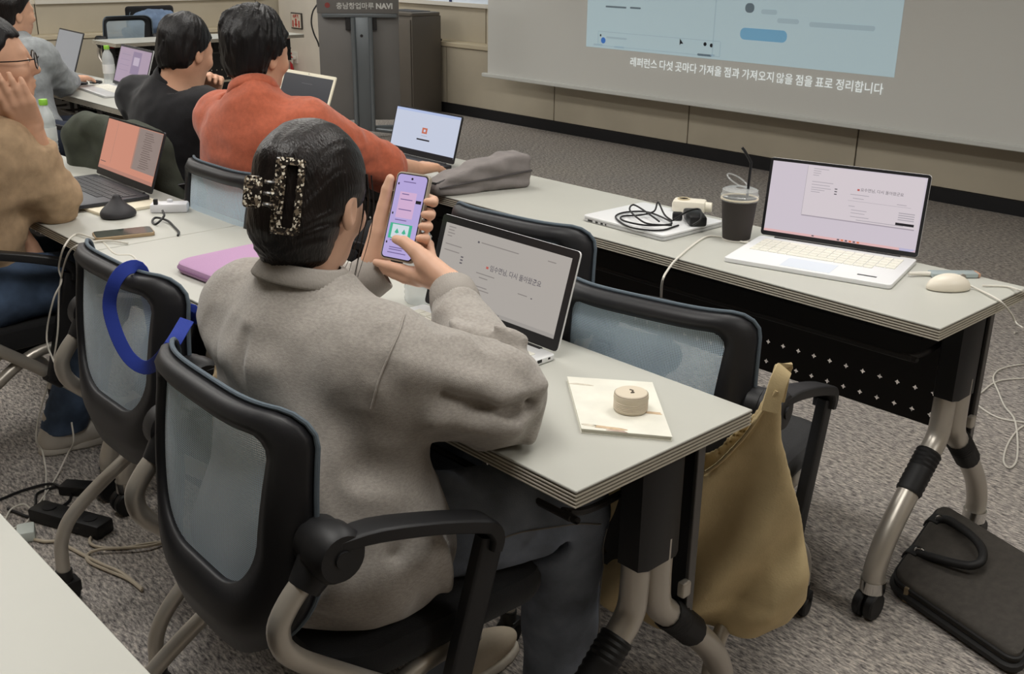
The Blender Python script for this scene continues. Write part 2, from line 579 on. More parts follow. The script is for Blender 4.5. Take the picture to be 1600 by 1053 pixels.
# ceiling light panels: the rows over the seats are lit, those by the screen and at the back are switched off
M_lamp_off = mat('lamp_diffuser_off', (206, 202, 192), 0.6)
def ceiling_light(x, y, on, label, grp):
    t = thing('ceiling_light', label, 'ceiling light', (x, y, RZ), 0, grp)
    obj('frame', join(box(-.64, .64, -.34, -.3, -.03, .0), box(-.64, .64, .3, .34, -.03, 0), box(-.64, -.6, -.3, .3, -.03, 0), box(.6, .64, -.3, .3, -.03, 0)), M_trim, t)
    obj('diffuser', box(-.6, .6, -.3, .3, -.015, -.005), M_lamp if on else M_lamp_off, t)
    if not on: return
    ld = bpy.data.lights.get('panel_light')
    if ld is None:
        ld = bpy.data.lights.new('panel_light', 'AREA')
        ld.shape = 'RECTANGLE'; ld.size = 1.18; ld.size_y = .58
        ld.energy = LIGHT_W; ld.color = LIGHT_COL
    l = bpy.data.objects.new('panel_light', ld)
    link(l, t); l.location = (0, 0, -.02)
for x in (-8.4, -6.0, -3.6, -1.2, 1.2):
    for y in (-1.2, .6, 2.4, 5.2):
        on = (y in (.6, 2.4) and not (x > 0 and y < 1)) or (y > 5 and x < -7)
        ceiling_light(x, y, on, ('lit white ceiling light panel above the seats' if y < 5 else 'lit white ceiling light panel near the grey lectern') if on else 'switched-off white ceiling light panel', 'lit ceiling light panels' if on else 'unlit ceiling light panels')

# ------------------------------------------------------------------ projection screen
M_screen = mat('screen_cloth', (222, 223, 219), 0.85)
M_bar = mat('screen_bar', (214, 216, 212), 0.4)
SY = 6.08
M_proj = mat('projected_page', (180, 202, 210), 0.8, emit=0.34)
M_projw = mat('projected_text', (225, 232, 232), 0.8, emit=0.55)
M_projd = mat('projected_grey', (120, 138, 150), 0.8, emit=0.12)
M_projb = mat('projected_blue', (120, 172, 205), 0.8, emit=0.3)
M_projl = mat('projected_line', (168, 190, 200), 0.8, emit=0.3)
M_cursor = mat('projected_cursor', (40, 44, 52), 0.8)
scr = thing('projector_screen', 'large grey roll-down projection screen hanging in front of the wall', 'projector screen', (0, SY, 0))
x0s, x1s = PY(762, 110, SY).x, -1.2
obj('cloth', box(x0s, x1s, 0, .004, .445, 2.45), M_screen, scr)
obj('bottom_bar', join(box(x0s - .06, x1s + .06, -.018, .022, .415, .447, .006)), M_bar, scr)
obj('roller_case', box(x0s - .1, x1s + .1, -.06, .08, 2.45, RZ - .002, .01), M_bar, scr)
PRX = (math.pi / 2, 0, 0)
ix0, ix1, iz0 = -5.68, -3.16, .745
pg = obj('picture', box(ix0, ix1, -.002, -.0005, iz0, 2.05), M_proj, scr)
def words_row(line, size, m, parent, x, y, z, sx, name, gap=.3):
    for wd_ in line.split():
        o = text(wd_, size, m, parent, (x, y, z), PRX, name=name, sx=sx)
        x += (max(v.co.x for v in o.data.vertices) + size * gap) * sx
words_row('레퍼런스 다섯 곳마다 가져올 점과 가져오지 않을 점을 표로 정리합니다', .0735, M_projw, scr, -5.235, -.004, .642, .96, 'caption_word', .27)
def pr(px0, py0, px1, py1, m, nm='picture_mark'):
    a = PY(px0, py0, SY); b = PY(px1, py1, SY)
    obj(nm, box(a.x, b.x, -.004, -.0025, min(a.z, b.z), max(a.z, b.z) + .002), m, pg)
a = PY(1118, 20, SY).x
obj('picture_mark', box(a - .003, a + .003, -.004, -.0025, iz0 + .02, 2.0), M_projl, pg)
for (px_, py_, w_, h_, m_) in ((947, 10, .20, .012, M_projd), (985, 12, .10, .012, M_projd), (938, 55, .012, .016, M_cursor), (948, 58, .20, .014, M_projl), (928, 69, .09, .012, M_projl), (960, 73, .1, .012, M_projl), (1090, 85, .12, .014, M_projd), (1110, 86, .04, .014, M_projl),
                             (1165, 12, .07, .06, M_projd), (1190, 18, .12, .03, M_projl), (1215, 32, .16, .03, M_projl), (1265, 38, .45, .03, M_projl), (1157, 52, .36, .075, M_projb)):
    p = PY(px_, py_, SY)
    obj('picture_mark', xform(prism(rrect(w_, h_, min(w_, h_) * .45), 0, .0015), Matrix.Translation((p.x + w_ / 2, -.0025, p.z)) @ Matrix.Rotation(PI / 2, 4, 'X')), m_, pg)
p = PY(943, 63, SY)
obj('picture_mark', xform(lathe([(.001, 0), (.022, 0), (.022, .0015), (.001, .0015)], 20), Matrix.Translation((p.x, -.0025, p.z)) @ Matrix.Rotation(PI / 2, 4, 'X')), mat('projected_dot', (66, 120, 200), .8, emit=.3), pg)
for q in ((1102, 69), (1112, 71)):
    p = PY(q[0], q[1], SY)
    obj('picture_mark', xform(lathe([(.001, 0), (.013, 0), (.013, .0015), (.001, .0015)], 12), Matrix.Translation((p.x, -.0025, p.z)) @ Matrix.Rotation(PI / 2, 4, 'X')), M_cursor, pg)
# a box outline for the entry field
pA = PY(935, 49, SY); pB = PY(1126, 64, SY)
obj('picture_mark', join(box(pA.x, pB.x, -.004, -.0025, pA.z, pA.z + .004), box(pB.x, pB.x + .004, -.004, -.0025, pA.z - .1, pA.z), box(pA.x, pB.x, -.004, -.0025, pA.z - .1, pA.z - .096), box(pA.x, pA.x + .004, -.004, -.0025, pA.z - .1, pA.z)), M_projl, pg)
p = PY(1063, 60, SY)
obj('picture_mark', xform(([(0, 0, 0), (0, -.045, 0), (.012, -.034, 0), (.032, -.034, 0)], [(0, 1, 2, 3)]), Matrix.Translation((p.x, -.0045, p.z)) @ Matrix.Rotation(PI / 2, 4, 'X')), M_cursor, pg)

# ================================================================== tables
M_lam = mat('white_laminate', (188, 188, 180), 0.42, var=0.012, vscale=3.0)
M_cream = mat('ply_cream', (196, 190, 175), 0.55)
M_core = mat('ply_core', (112, 104, 92), 0.8)
M_blk = mat('black_plastic', (27, 27, 29), 0.5, bump=0.05, bscale=400)
M_blks = mat('black_sleeve', (20, 20, 21), 0.55)
M_blkm = mat('black_sheet_metal', (44, 42, 42), 0.55)
M_silver = mat('silver_paint', (186, 180, 170), 0.34, metal=0.55)
M_chrome = mat('chrome', (210, 208, 204), 0.15, metal=1.0)
M_wheel = mat('caster_black', (18, 18, 19), 0.5)
M_red = mat('red_plastic', (150, 30, 30), 0.5)

TD, TH = 0.432, 0.72
def star_panel(L, z0, z1, rows, pitch, t=0.003):
    """sheet with real star-shaped punched holes: cells around the holes, plain strips elsewhere"""
    V, F = [], []
    def quad(a, b, c, d):
        n = len(V); V.extend([a, b, c, d]); F.append((n, n + 1, n + 2, n + 3))
    cell = .03
    n = int((L - .06) / pitch)
    xs_ = [-(n - 1) * pitch / 2 + k * pitch for k in range(n)]
    zc = sorted(rows)
    bands = []; z = z0
    for r_ in zc:
        bands.append((z, r_ - cell / 2, False)); bands.append((r_ - cell / 2, r_ + cell / 2, True)); z = r_ + cell / 2
    bands.append((z, z1, False))
    for a, b, hole in bands:
        if not hole:
            quad((-L / 2, 0, a), (L / 2, 0, a), (L / 2, 0, b), (-L / 2, 0, b)); continue
        x = -L / 2
        for c in xs_:
            quad((x, 0, a), (c - cell / 2, 0, a), (c - cell / 2, 0, b), (x, 0, b))
            m_ = (a + b) / 2; s = .0072; i_ = .0026
            cor = [(c - cell / 2, a), (c + cell / 2, a), (c + cell / 2, b), (c - cell / 2, b)]
            tip = [(c, m_ - s), (c + s, m_), (c, m_ + s), (c - s, m_)]
            inn = [(c + i_, m_ - i_), (c + i_, m_ + i_), (c - i_, m_ + i_), (c - i_, m_ - i_)]
            o_ = len(V)
            for q in cor + tip + inn: V.append((q[0], 0, q[1]))
            for k in range(4):
                F.append((o_ + k, o_ + (k + 1) % 4, o_ + 4 + k))
                F.append((o_ + (k + 1) % 4, o_ + 8 + k, o_ + 4 + k))
                F.append((o_ + (k + 1) % 4, o_ + 4 + (k + 1) % 4, o_ + 8 + k))
            x = c + cell / 2
        quad((x, 0, a), (L / 2, 0, a), (L / 2, 0, b), (x, 0, b))
    return V, F
def caster_geo(r=.028, w=.02):
    """twin wheel, axle along x, bottom at z=0"""
    out = []
    for s in (-1, 1):
        pr_ = [(.004, -w / 2), (r - .004, -w / 2), (r, -w / 2 + .004), (r, w / 2 - .004), (r - .004, w / 2), (.004, w / 2)]
        out.append(xform(lathe(pr_, 20), Matrix.Translation((s * (w / 2 + .003), 0, r)) @ Matrix.Rotation(PI / 2, 4, 'Y')))
    return join(*out)
def make_table(label, L):
    t = thing('training_table', label, 'table', group='white folding training tables')
    h = L / 2
    top = obj('tabletop', box(-h, h, 0, TD, TH - .0045, TH, .0012, 1), M_lam, t)
    obj('core', box(-h + .0025, h - .0025, .0025, TD - .0025, TH - .0275, TH - .004), M_core, t)
    for k in range(4):
        z = TH - .0285 + k * .006
        obj('edge_strip', box(-h, h, 0, TD, z, z + .0032, .0006, 1), M_cream, t)
    yc = TD / 2
    for s in (-1, 1):
        x = s * (h - .05)
        lg = obj('leg_housing', xform(prism([(-.022, -.05), (.022, -.05), (.031, -.034), (.031, .038), (.024, .052), (-.024, .052), (-.031, .038), (-.031, -.034)], .49, TH - .028, .002), Matrix.Translation((x, yc + .02, 0))), M_blk, t, True)
        obj('release_button', box(x - .016, x + .016, yc - .036, yc - .026, TH - .05, TH - .03, .003), M_red, lg)
        for d in (-1, 1):
            y0 = yc + .02 + d * .022
            xx = x + d * .006
            path = [(xx, y0, .53), (xx, y0, .44), (xx, y0 + d * .01, .385), (xx, y0 + d * .06, .335), (xx, y0 + d * .13, .265), (xx, y0 + d * .19, .195), (xx, y0 + d * .222, .13), (xx, y0 + d * .225, .085)]
            lgt = obj('leg_tube', tube(path, .0255, 14, 5), M_silver, t, True)
            p2 = smooth_path(path, 5)
            seg_ = p2[13:20]
            rr = [.0285 + (.0022 if k % 2 else 0) for k in range(19)]
            pp = smooth_path(seg_, 3)
            obj('leg_sleeve', tube(pp, rr[:len(pp)], 14), M_blks, t, True)
            ye = y0 + d * .225
            obj('ring', xform(lathe([(.02, 0), (.029, 0), (.029, .03), (.02, .03)], 18), Matrix.Translation((xx, ye, .066))), M_chrome, lgt, True)
            obj('caster', xform(join(caster_geo(.034, .022), tube([(0, 0, .07), (0, 0, .034)], .014, 10)), Matrix.Translation((xx, ye + d * .01, 0))), M_wheel, t, True)
    Lp = L - .07
    mp_ = obj('modesty_panel', xform(star_panel(Lp, .345, TH - .03, [.374, .432], .048), Matrix.Translation((0, TD - .09, 0))), M_blkm, t)
    for s in (-1, 1):
        obj('panel_edge', box(s * Lp / 2 - .004, s * Lp / 2 + .004, TD - .10, TD - .08, .34, TH - .03, .002), mat('panel_edge', (96, 94, 92), .4, metal=.5), mp_)
        obj('knob', box(s * (Lp / 2 + .004) - .008, s * (Lp / 2 + .004) + .008, TD - .122, TD - .1, .385, .415, .004), M_silver, mp_)
    tr = obj('cable_tray', join(box(-h + .12, h - .12, TD - .25, TD - .235, TH - .1, TH - .028), box(-h + .12, h - .12, TD - .25, TD - .13, TH - .104, TH - .1)), M_blks, t)
    nr = int((L - .3) / .045)
    rib = box(-.003, .003, TD - .256, TD - .249, TH - .1, TH - .03)
    rme = None
    for k in range(nr):
        o = obj('rib', rib, M_blk, tr) if rme is None else link(bpy.data.objects.new('rib', rme), tr)
        rme = o.data
        o.location = (-h + .15 + k * .045, 0, 0)
    obj('shelf_rail', tube([(h - .10, TD - .16, .60), (h - .10, TD - .28, .595), (h - .12, TD - .33, .60), (h - .2, TD - .34, .60), (-h + .2, TD - .34, .60), (-h + .12, TD - .33, .60), (-h + .10, TD - .28, .595), (-h + .10, TD - .16, .60)], .0065, 8, 4), M_blkm, t, True)
    return t
TL = 1.672
BX, BY = -.912, .988       # right end and near edge of the middle row
AX, AY = -.893, 2.057      # right end and near edge of the front row
tab = make_table('white training table holding the open white laptop and the paper coffee cup', TL)
tab.location = (AX - TL / 2, AY, 0)
def put_table(x, y, label, rz=0):
    return dup(tab, (x, y, 0), rz, label)
put_table(AX - TL * 1.5 - .004, AY, 'white training table holding the cream-edged laptop with a dark screen')
put_table(AX - TL * 2.5 - .008, AY, 'white training table in front of the person in the pale grey shirt')
put_table(AX - TL * 3.5 - .012, AY, 'white training table under the dark laptop with a plain grey screen')
put_table(BX - TL / 2, BY, 'white training table with the lilac laptop sleeve and the notebook on it')
put_table(BX - TL * 1.5 - .004, BY, 'white training table with the black vertical mouse and the white hub on it')
put_table(-1.62, .36 - TD, 'white training table with a bare top behind the office chairs')
put_table(-8.12, 3.46 + .84, 'white training table standing crosswise beside the left wall', PI / 2)

# ================================================================== office chairs
M_frame = mat('chair_black', (30, 30, 33), 0.48, bump=0.06, bscale=500)
M_seat = mat('seat_fabric', (19, 19, 21), 0.95, bump=0.5, bscale=700, sheen=0.15)
M_mesh = mesh_fabric('blue_grey_mesh', (196, 218, 234), .0046, .62)
M_piping = mat('mesh_edge', (96, 108, 118), 0.8, bump=0.6, bscale=900)
def outline(wt, wb, zt, zb, rt, rb, n=72):
    """closed (x, z) outline of a chair back: rounded top corners, deep U bottom; sampled evenly by angle"""
    pts = []
    def arc(cx, cz, r, a0, a1, k):
        for i in range(k + 1):
            a = math.radians(a0 + (a1 - a0) * i / k)
            pts.append((cx + r * math.cos(a), cz + r * math.sin(a)))
    arc(wt - rt, zt - rt, rt, 0, 90, 8)
    arc(-wt + rt, zt - rt, rt, 90, 180, 8)
    arc(-wb + rb, zb + rb, rb, 180, 270, 14)
    arc(wb - rb, zb + rb, rb, 270, 360, 14)
    P = np.array(pts + [pts[0]])
    d = np.r_[0, np.cumsum(np.hypot(*np.diff(P, axis=0).T))]
    s = np.linspace(0, d[-1], n + 1)[:-1]
    return np.stack([np.interp(s, d, P[:, 0]), np.interp(s, d, P[:, 1])], 1)
def back_y(x, z):
    u = abs(x) / .220
    y = -.262 + .068 * min(u, 1.15) ** 4
    k = (z - .46) / .4
    return y + .018 * k - .03 * math.sin(PI * min(max(k, 0), 1)) * .6
def make_chair():
    t = thing('office_chair', '', 'chair', group='black mesh-back office chairs')
    n = 80
    O = outline(.213, .220, .862, .455, .05, .17, n)
    I = outline(.170, .162, .828, .572, .03, .11, n)
    I2 = outline(.178, .172, .836, .556, .035, .12, n)
    rings = []
    def ring(L, off):
        return [(p[0], back_y(p[0], p[1]) + off, p[1]) for p in L]
    mid = (O * .55 + I * .45)
    crease = (O * .3 + I * .7)
    rings = [ring(O, .012), ring(O * .995 + I * .005, -.004), ring(mid, -.014), ring(crease, -.010), ring(I, -.002), ring(I, .012), ring(mid, .016)]
    V = [p for R in rings for p in R]; F = []
    m = len(rings)
    for i in range(m):
        for k in range(n):
            F.append((i * n + k, i * n + (k + 1) % n, ((i + 1) % m) * n + (k + 1) % n, ((i + 1) % m) * n + k))
    obj('back_frame', (V, F), M_frame, t, 'all')
    # thin textile edge round the rim of the back
    Ot = [(p[0] * 1.008, back_y(p[0], p[1]) + .014, p[1] + .003) for p in O]
    obj('mesh_edge', tube(Ot, .004, 8, closed=True), M_piping, t, True)
    # the mesh: concentric rings inside the opening, on the front of the frame
    V, F, UV = [], [], []
    K = 10
    c = np.array([0, .69])
    for j in range(K + 1):
        q = I2 * (1 - j / K) + c * (j / K) if j < K else np.tile(c, (n, 1)) + (I2 - c) * .001
        for p in q: V.append((p[0], back_y(p[0], p[1]) + .008 + .012 * (1 - (1 - j / K) ** 2), p[1]))
    for j in range(K):
        for k in range(n):
            F.append((j * n + k, j * n + (k + 1) % n, (j + 1) * n + (k + 1) % n, (j + 1) * n + k))
    o = obj('mesh_panel', (V, F), M_mesh, t, 'all')
    uv = o.data.uv_layers.new(name='UVMap')
    for lp in o.data.loops:
        v = o.data.vertices[lp.vertex_index].co
        uv.data[lp.index].uv = (v.x, v.z)
    # seat
    seat = [(p[0], p[1]) for p in rrect(.46, .45, .07, 6)]
    obj('seat', xform(prism(seat, .405, .468, .022), Matrix.Translation((0, .04, 0))), M_seat, t, True)
    obj('seat_pan', xform(prism(rrect(.36, .34, .05, 4), .375, .408), Matrix.Translation((0, .03, 0))), M_blks, t)
    for s in (-1, 1):
        xj = s * .24
        hub = obj('hub', xform(join(lathe([(.004, -.04), (.032, -.04), (.037, -.034), (.037, -.010), (.041, -.007), (.041, .026), (.034, .036), (.004, .037)], 24), lathe([(.004, .036), (.013, .036), (.013, .040), (.004, .040)], 14)), Matrix.Translation((xj + s * .008, -.190, .68)) @ Matrix.Rotation(s * PI / 2, 4, 'Y')), M_blk, t, True)
        obj('hub_sleeve', tube([(xj, -.190, .68), (xj, -.210, .652), (xj, -.228, .630)], [.034, .029, .024], 14), M_blk, t, True)
        xa = s * .266
        arm = [(xa, -.19, .698), (xa, -.13, .694), (xa, -.03, .668), (xa, .052, .640), (xa, .072, .628), (xa, .082, .608), (xa, .078, .588)]
        obj('armrest', tube(arm, [.8, 1, 1.0, 1.05, 1.1, 1.05, 1.0], 16, 3, flat=(.0235, .0112)), M_blk, t, True)
        obj('arm_strut', tube([(xa, .080, .606), (xa, .068, .565), (xa, .012, .37), (xa, -.003, .315)], 1, 16, 3, flat=(.0235, .0125)), M_blk, t, True)
        fr = [(xj, -.212, .655), (xj, -.252, .615), (xj, -.270, .578), (xj, -.252, .53), (xj, -.166, .455), (xj, -.02, .335), (xj, .10, .222), (xj, .150, .16), (xj, .160, .11), (xj, .160, .075)]
        obj('frame_tube', tube(fr, .0165, 14, 5), M_silver, t, True)
        obj('clamp', tube([(xj + s * .012, -.018, .335), (xj + s * .012, .02, .30)], .022, 14), M_blk, t, True)
        rl = [(xj - s * .02, .09, .40), (xj - s * .02, -.04, .385), (xj - s * .01, -.165, .315), (xj, -.285, .225), (xj, -.325, .165), (xj, -.332, .11), (xj, -.332, .075)]
        obj('rear_leg', tube(rl, .0155, 14, 5), M_silver, t, True)
        for y in (.16, -.332):
            obj('caster', xform(join(caster_geo(.026, .018), tube([(0, 0, .085), (0, 0, .026)], [.019, .016], 12), box(-.021, .021, -.008, .03, .026, .058, .006)), Matrix.Translation((xj, y, 0))), M_wheel, t, True)
    obj('crossbar', tube([(-.24, -.14, .405), (.24, -.14, .405)], .014, 10), M_silver, t, True)
    return t
ch0 = make_chair()
CHY = .262 - .026 - .06     # chair origin lies this far in front of the top of its back
def place_chair(cx_, ytop, rz, label, first=False):
    o = Vector((cx_, ytop, 0)) + Matrix.Rotation(rz, 3, 'Z') @ Vector((0, CHY, 0))
    if first:
        ch0.location = o; ch0.rotation_euler = (0, 0, rz); ch0['label'] = label; return ch0
    return dup(ch0, o, rz, label)
place_chair(-1.322, .698, math.radians(-2), 'mesh-back office chair the woman in the grey sweatshirt sits on', True)
ch2 = place_chair(-1.995, .846, 0, 'empty mesh-back office chair with a blue strap looped over its back')
place_chair(-3.08, .75, math.radians(1), 'mesh-back office chair of the man in the tan shirt')
ca = place_chair(-1.232, 1.552, math.radians(11), 'empty mesh-back office chair with the cream tote bag hung on it')
ca.scale = (1, 1, .955)
place_chair(-1.76, 1.686, math.radians(7), 'empty mesh-back office chair between the grey pouch and the closed laptop')
place_chair(-2.71, 1.455, 0, 'mesh-back office chair of the man in the orange shirt')
place_chair(-3.52, 1.50, math.radians(6), 'mesh-back office chair with an olive jacket draped over it')
place_chair(-5.12, 1.64, math.radians(-4), 'mesh-back office chair of the person in the pale grey shirt')

# ================================================================== laptops
def smat(name, col, k=1.0):
    if name in MATS: return MATS[name]
    m = mat(name, (8, 8, 10), 0.3, spec=0.4)
    b = m.node_tree.nodes['Principled BSDF']
    b.inputs['Emission Color'].default_value = rgb(col)
    b.inputs['Emission Strength'].default_value = k
    return m
KEYME = {}
def laptop(label, HL, HR, tilt, lh, D, body, bezel, scr, keym, bez=.008, chin=.016, keys=True, cat='laptop', pad=None, zb=TH, th=.012):
    """HL, HR: hinge ends on the table; the base runs toward the user from there; the lid leans back by tilt degrees"""
    HL, HR = Vector((HL[0], HL[1], zb)), Vector((HR[0], HR[1], zb))
    W = (HR - HL).length
    rz = math.atan2(HR.y - HL.y, HR.x - HL.x)
    t = thing('laptop', label, cat, (HL + HR) / 2, rz, 'laptops on the tables')
    base = obj('base', xform(prism(rrect(W, D, .01, 3), .001, th, .002), Matrix.Translation((0, -D / 2, 0))), body, t, True)
    kw, kd = W * .88, D * .46
    if keys == 'stuff':
        parts = []
        for r in range(5):
            for c in range(14):
                x = -kw / 2 + c * kw / 14; y = -.03 - r * kd / 5
                parts.append(box(x + .0012, x + kw / 14 - .0012, y - kd / 5 + .0012, y - .0012, th - .0005, th + .0012))
        k = obj('keyboard', join(*parts), keym, t); k['kind'] = 'stuff'
    else:
        kme = None
        for r in range(5):
            n = 15 if r < 4 else 9
            for c in range(n):
                wk = kw / 15
                x = -kw / 2 + c * wk; x1 = x + wk
                if r == 4:
                    lay = [0, 1, 2, 3, 4, 9, 10, 11, 12, 13]
                    x = -kw / 2 + lay[c] * wk; x1 = -kw / 2 + lay[c + 1] * wk
                y = -.03 - r * kd / 5
                if r == 4 and c == 4:
                    o = obj('space_key', box(x + .0012, x1 - .0012, y - kd / 5 + .0012, y - .0012, th - .0005, th + .0014), keym, base)
                    continue
                if kme is None:
                    o = obj('key', box(.0012, wk - .0012, -kd / 5 + .0012, -.0012, th - .0005, th + .0014), keym, base); kme = o.data
                else: o = link(bpy.data.objects.new('key', kme), base)
                o.location = (x, y, 0)
    obj('touchpad', box(-W * .16, W * .14, -D + .012, -D + .012 + D * .3, th - .0005, th + .0004), pad or body, t)
    # lid: local x across, y up the lid, z out of the screen
    lid = obj('lid', prism(rrect(W, lh, .008, 3), -.0055, 0, .0012), body, t, True)
    lid.data.transform(Matrix.Translation((0, lh / 2 + .004, 0)))
    lid.location = (0, 0.0, th - .001)
    lid.rotation_euler = (math.radians(90 - tilt), 0, 0)
    bz = obj('bezel', prism(rrect(W - .0006, lh - .0006, .008, 3), -.0035, .0006), bezel, lid)
    bz.data.transform(Matrix.Translation((0, lh / 2 + .004, 0)))
    obj('display', box(-W / 2 + bez, W / 2 - bez, chin + .004, lh - bez + .004, .0004, .0012), scr, lid)
    obj('webcam', xform(lathe([(.0005, 0), (.002, 0), (.002, .0012), (.0005, .0012)], 10), Matrix.Translation((0, lh - bez * .45 + .004, .0003))), M_wheel, lid)
    hg = obj('hinge', tube([(-W * .4, -.002, th - .002), (W * .4, -.002, th - .002)], .005, 8), bezel, t, True)
    t['W'] = W; t['lh'] = lh; t['bez'] = bez; t['chin'] = chin
    def mark(u0, v0, u1, v1, m, nm='screen_mark', z=.0014):
        """u, v in 0..1 across and up the display"""
        X = lambda u: -W / 2 + bez + u * (W - 2 * bez)
        Y = lambda v: chin + .004 + v * (lh - bez - chin)
        return obj(nm, box(X(u0), X(u1), Y(v0), Y(v1), z - .0002, z), m, lid)
    def words(s, size, u, v, m, bold=0.0):
        return text(s, size, m, lid, (-W / 2 + bez + u * (W - 2 * bez), chin + .004 + v * (lh - bez - chin), .0016), name='screen_lettering', bold=bold)
    return t, lid, mark, words
M_lw = mat('laptop_white', (232, 233, 234), 0.35)
M_ls = mat('laptop_silver', (205, 206, 207), 0.35, metal=0.3)
M_ld = mat('laptop_dark', (52, 54, 60), 0.45, metal=0.3)
M_lk = mat('laptop_black', (28, 28, 31), 0.4)
M_kw = mat('key_white', (222, 220, 208), 0.6)
M_kd = mat('key_dark', (40, 41, 45), 0.55)
M_lcream = mat('laptop_cream', (226, 220, 200), 0.4)
S_txt = smat('screen_text', (96, 92, 98), .9)
S_lite = smat('screen_lite', (172, 165, 172), .9)
S_red = smat('screen_red', (190, 92, 84), .9)
S_dark = smat('screen_dark', (34, 32, 36), 1)
S_orange = smat('screen_orange', (222, 120, 80), .9)

# -- open white laptop at the right end of the front row
t, lid, mk, wd = laptop('open white laptop with a pale window on its screen beside the coffee cup', (-1.555, 2.373), (-1.161, 2.476), 8, .205, .262, M_lw, M_lk, smat('scr_white_laptop', (206, 196, 206), .95), M_kw, bez=.008, chin=.012, pad=mat('pad_bluish', (214, 222, 232), .3))
mk(.24, .30, .99, .985, smat('scr_window', (213, 203, 208), .95), 'screen_window', .00135)
mk(.24, .285, .97, .30, smat('scr_shadow', (168, 158, 168), .9)); mk(.238, .3, .2405, .985, S_lite)
mk(0, 0, 1, .035, smat('scr_taskbar', (222, 180, 180), .95)); mk(.90, 0, 1, .035, smat('scr_taskbar_blue', (160, 180, 220), .95))
for k in range(6): mk(.50 + k * .026, .008, .515 + k * .026, .03, S_orange if k % 2 else S_txt, z=.0016)
mk(.33, .012, .345, .03, S_txt, z=.0016)
mk(.58, .72, .595, .745, S_red); wd('요수면님, 다시 돌아왔군요', .0098, .60, .722, S_txt)
for u0, v, u1 in ((.28, .95, .38), (.28, .92, .33), (.28, .89, .33), (.28, .86, .32), (.28, .77, .42), (.28, .73, .40), (.28, .69, .41), (.28, .66, .37), (.28, .63, .34), (.54, .66, .66), (.56, .61, .63), (.54, .50, .58), (.56, .45, .66), (.56, .41, .65), (.56, .36, .68), (.60, .32, .90), (.84, .60, .90)):
    mk(u0, v, u1, v + .008, S_lite)
for v in (.70, .665, .63): mk(.435, v, .452, v + .014, S_txt)
mk(.53, .575, .93, .579, S_lite); mk(.85, .33, .965, .365, S_dark)
for v in (.40, .43, .46, .49): mk(.86, v, .96, v + .012, S_lite)
obj('sticker', box(.115, .16, -.222, -.215, .0118, .0126), M_wheel, t)

# -- the laptop in front of the woman
t, lid, mk, wd = laptop('open pale laptop with a black bezel in front of the woman in grey', (-1.690, 1.331), (-1.293, 1.332), 17, .194, .25, M_lw, M_lk, smat('scr_grey_page', (172, 166, 160), .95), M_kw, bez=.016, chin=.022)
mk(.0, 0, 1, .05, smat('scr_bar_grey', (158, 153, 148), .95))
for k, m_ in enumerate((S_txt, S_red, S_dark, S_orange, S_txt)): mk(.43 + k * .033, .012, .447 + k * .033, .036, m_, z=.0016)
mk(.40, .56, .418, .59, S_red); wd('임수면님, 다시 돌아왔군요', .0135, .43, .552, S_txt, .00012)
for u0, v, u1 in ((.03, .95, .09), (.03, .91, .08), (.03, .87, .09), (.03, .83, .07), (.03, .72, .17), (.03, .64, .16), (.32, .86, .62), (.33, .47, .48), (.36, .42, .43), (.68, .38, .75), (.84, .88, .90), (.35, .30, .44), (.35, .26, .46)):
    mk(u0, v, u1, v + .012, smat('scr_lite2', (138, 132, 128), .9))
for v in (.60, .56, .52): mk(.18, v, .2, v + .018, S_txt)
mk(.29, .85, .305, .875, S_txt); mk(.78, .37, .79, .385, S_txt)
obj('port', box(.196, .1987, -.05, -.038, .005, .011), M_wheel, t); obj('port', box(.196, .1987, -.075, -.068, .005, .011), M_wheel, t)
obj('port', box(.196, .1987, -.135, -.118, .006, .009), M_wheel, t); obj('port', box(.196, .1987, -.022, -.016, .006, .010), M_wheel, t)

# -- dark laptop with the orange page, raised on a cream folder
fold = obj('folder', xform(prism(rrect(.36, .20, .006, 2), 0, .009, .002), Matrix.Translation((-3.10, 1.235, TH)) @ Matrix.Rotation(math.radians(4), 4, 'Z')), mat('cream_card', (222, 214, 192), .7), None, True)
tag(fold, 'cream card folder lying under the dark laptop', 'folder')
t, lid, mk, wd = laptop('dark grey laptop with an orange and grey split screen', (-3.405, 1.339), (-2.997, 1.333), 20, .188, .225, M_ld, M_lk, smat('scr_orange_page', (214, 146, 124), .85), M_kd, bez=.006, chin=.022, pad=mat('pad_grey', (86, 82, 80), .4), zb=TH + .009)
mk(.60, .19, 1, .99, smat('scr_grey_pane', (150, 134, 128), .85), 'screen_pane', .0013)
mk(.58, .19, .603, 1, smat('scr_mid', (176, 134, 120), .85))
for k in range(17): mk(.70 + .01 * (k % 3), .25 + k * .042, .84 + .015 * ((k * 7) % 4), .262 + k * .042, smat('scr_dim', (108, 92, 88), .85))
mk(0, 0, 1, .07, smat('scr_tan', (188, 134, 118), .85)); mk(.02, .14, .12, .155, smat('scr_dim', (108, 92, 88), .85)); mk(.20, .15, .204, .95, smat('scr_mid', (176, 134, 120), .85))

# -- black laptop of the man in orange
t, lid, mk, wd = laptop('black laptop with a white log-in page under the hand of the man in orange', (-3.185, 2.352), (-2.812, 2.352), 16, .168, .25, M_lk, M_lk, smat('scr_login', (198, 205, 224), .95), M_kd, bez=.005, chin=.016)
mk(.46, .46, .54, .60, smat('scr_logo', (196, 108, 84), .95)); mk(.485, .50, .515, .56, smat('scr_login', (198, 205, 224), .95), z=.0016)
mk(.40, .29, .60, .325, S_dark); mk(.46, .40, .55, .41, S_lite); mk(.0, .94, 1, 1, smat('scr_login_bar', (176, 190, 226), .95)); mk(0, 0, 1, .04, S_dark)

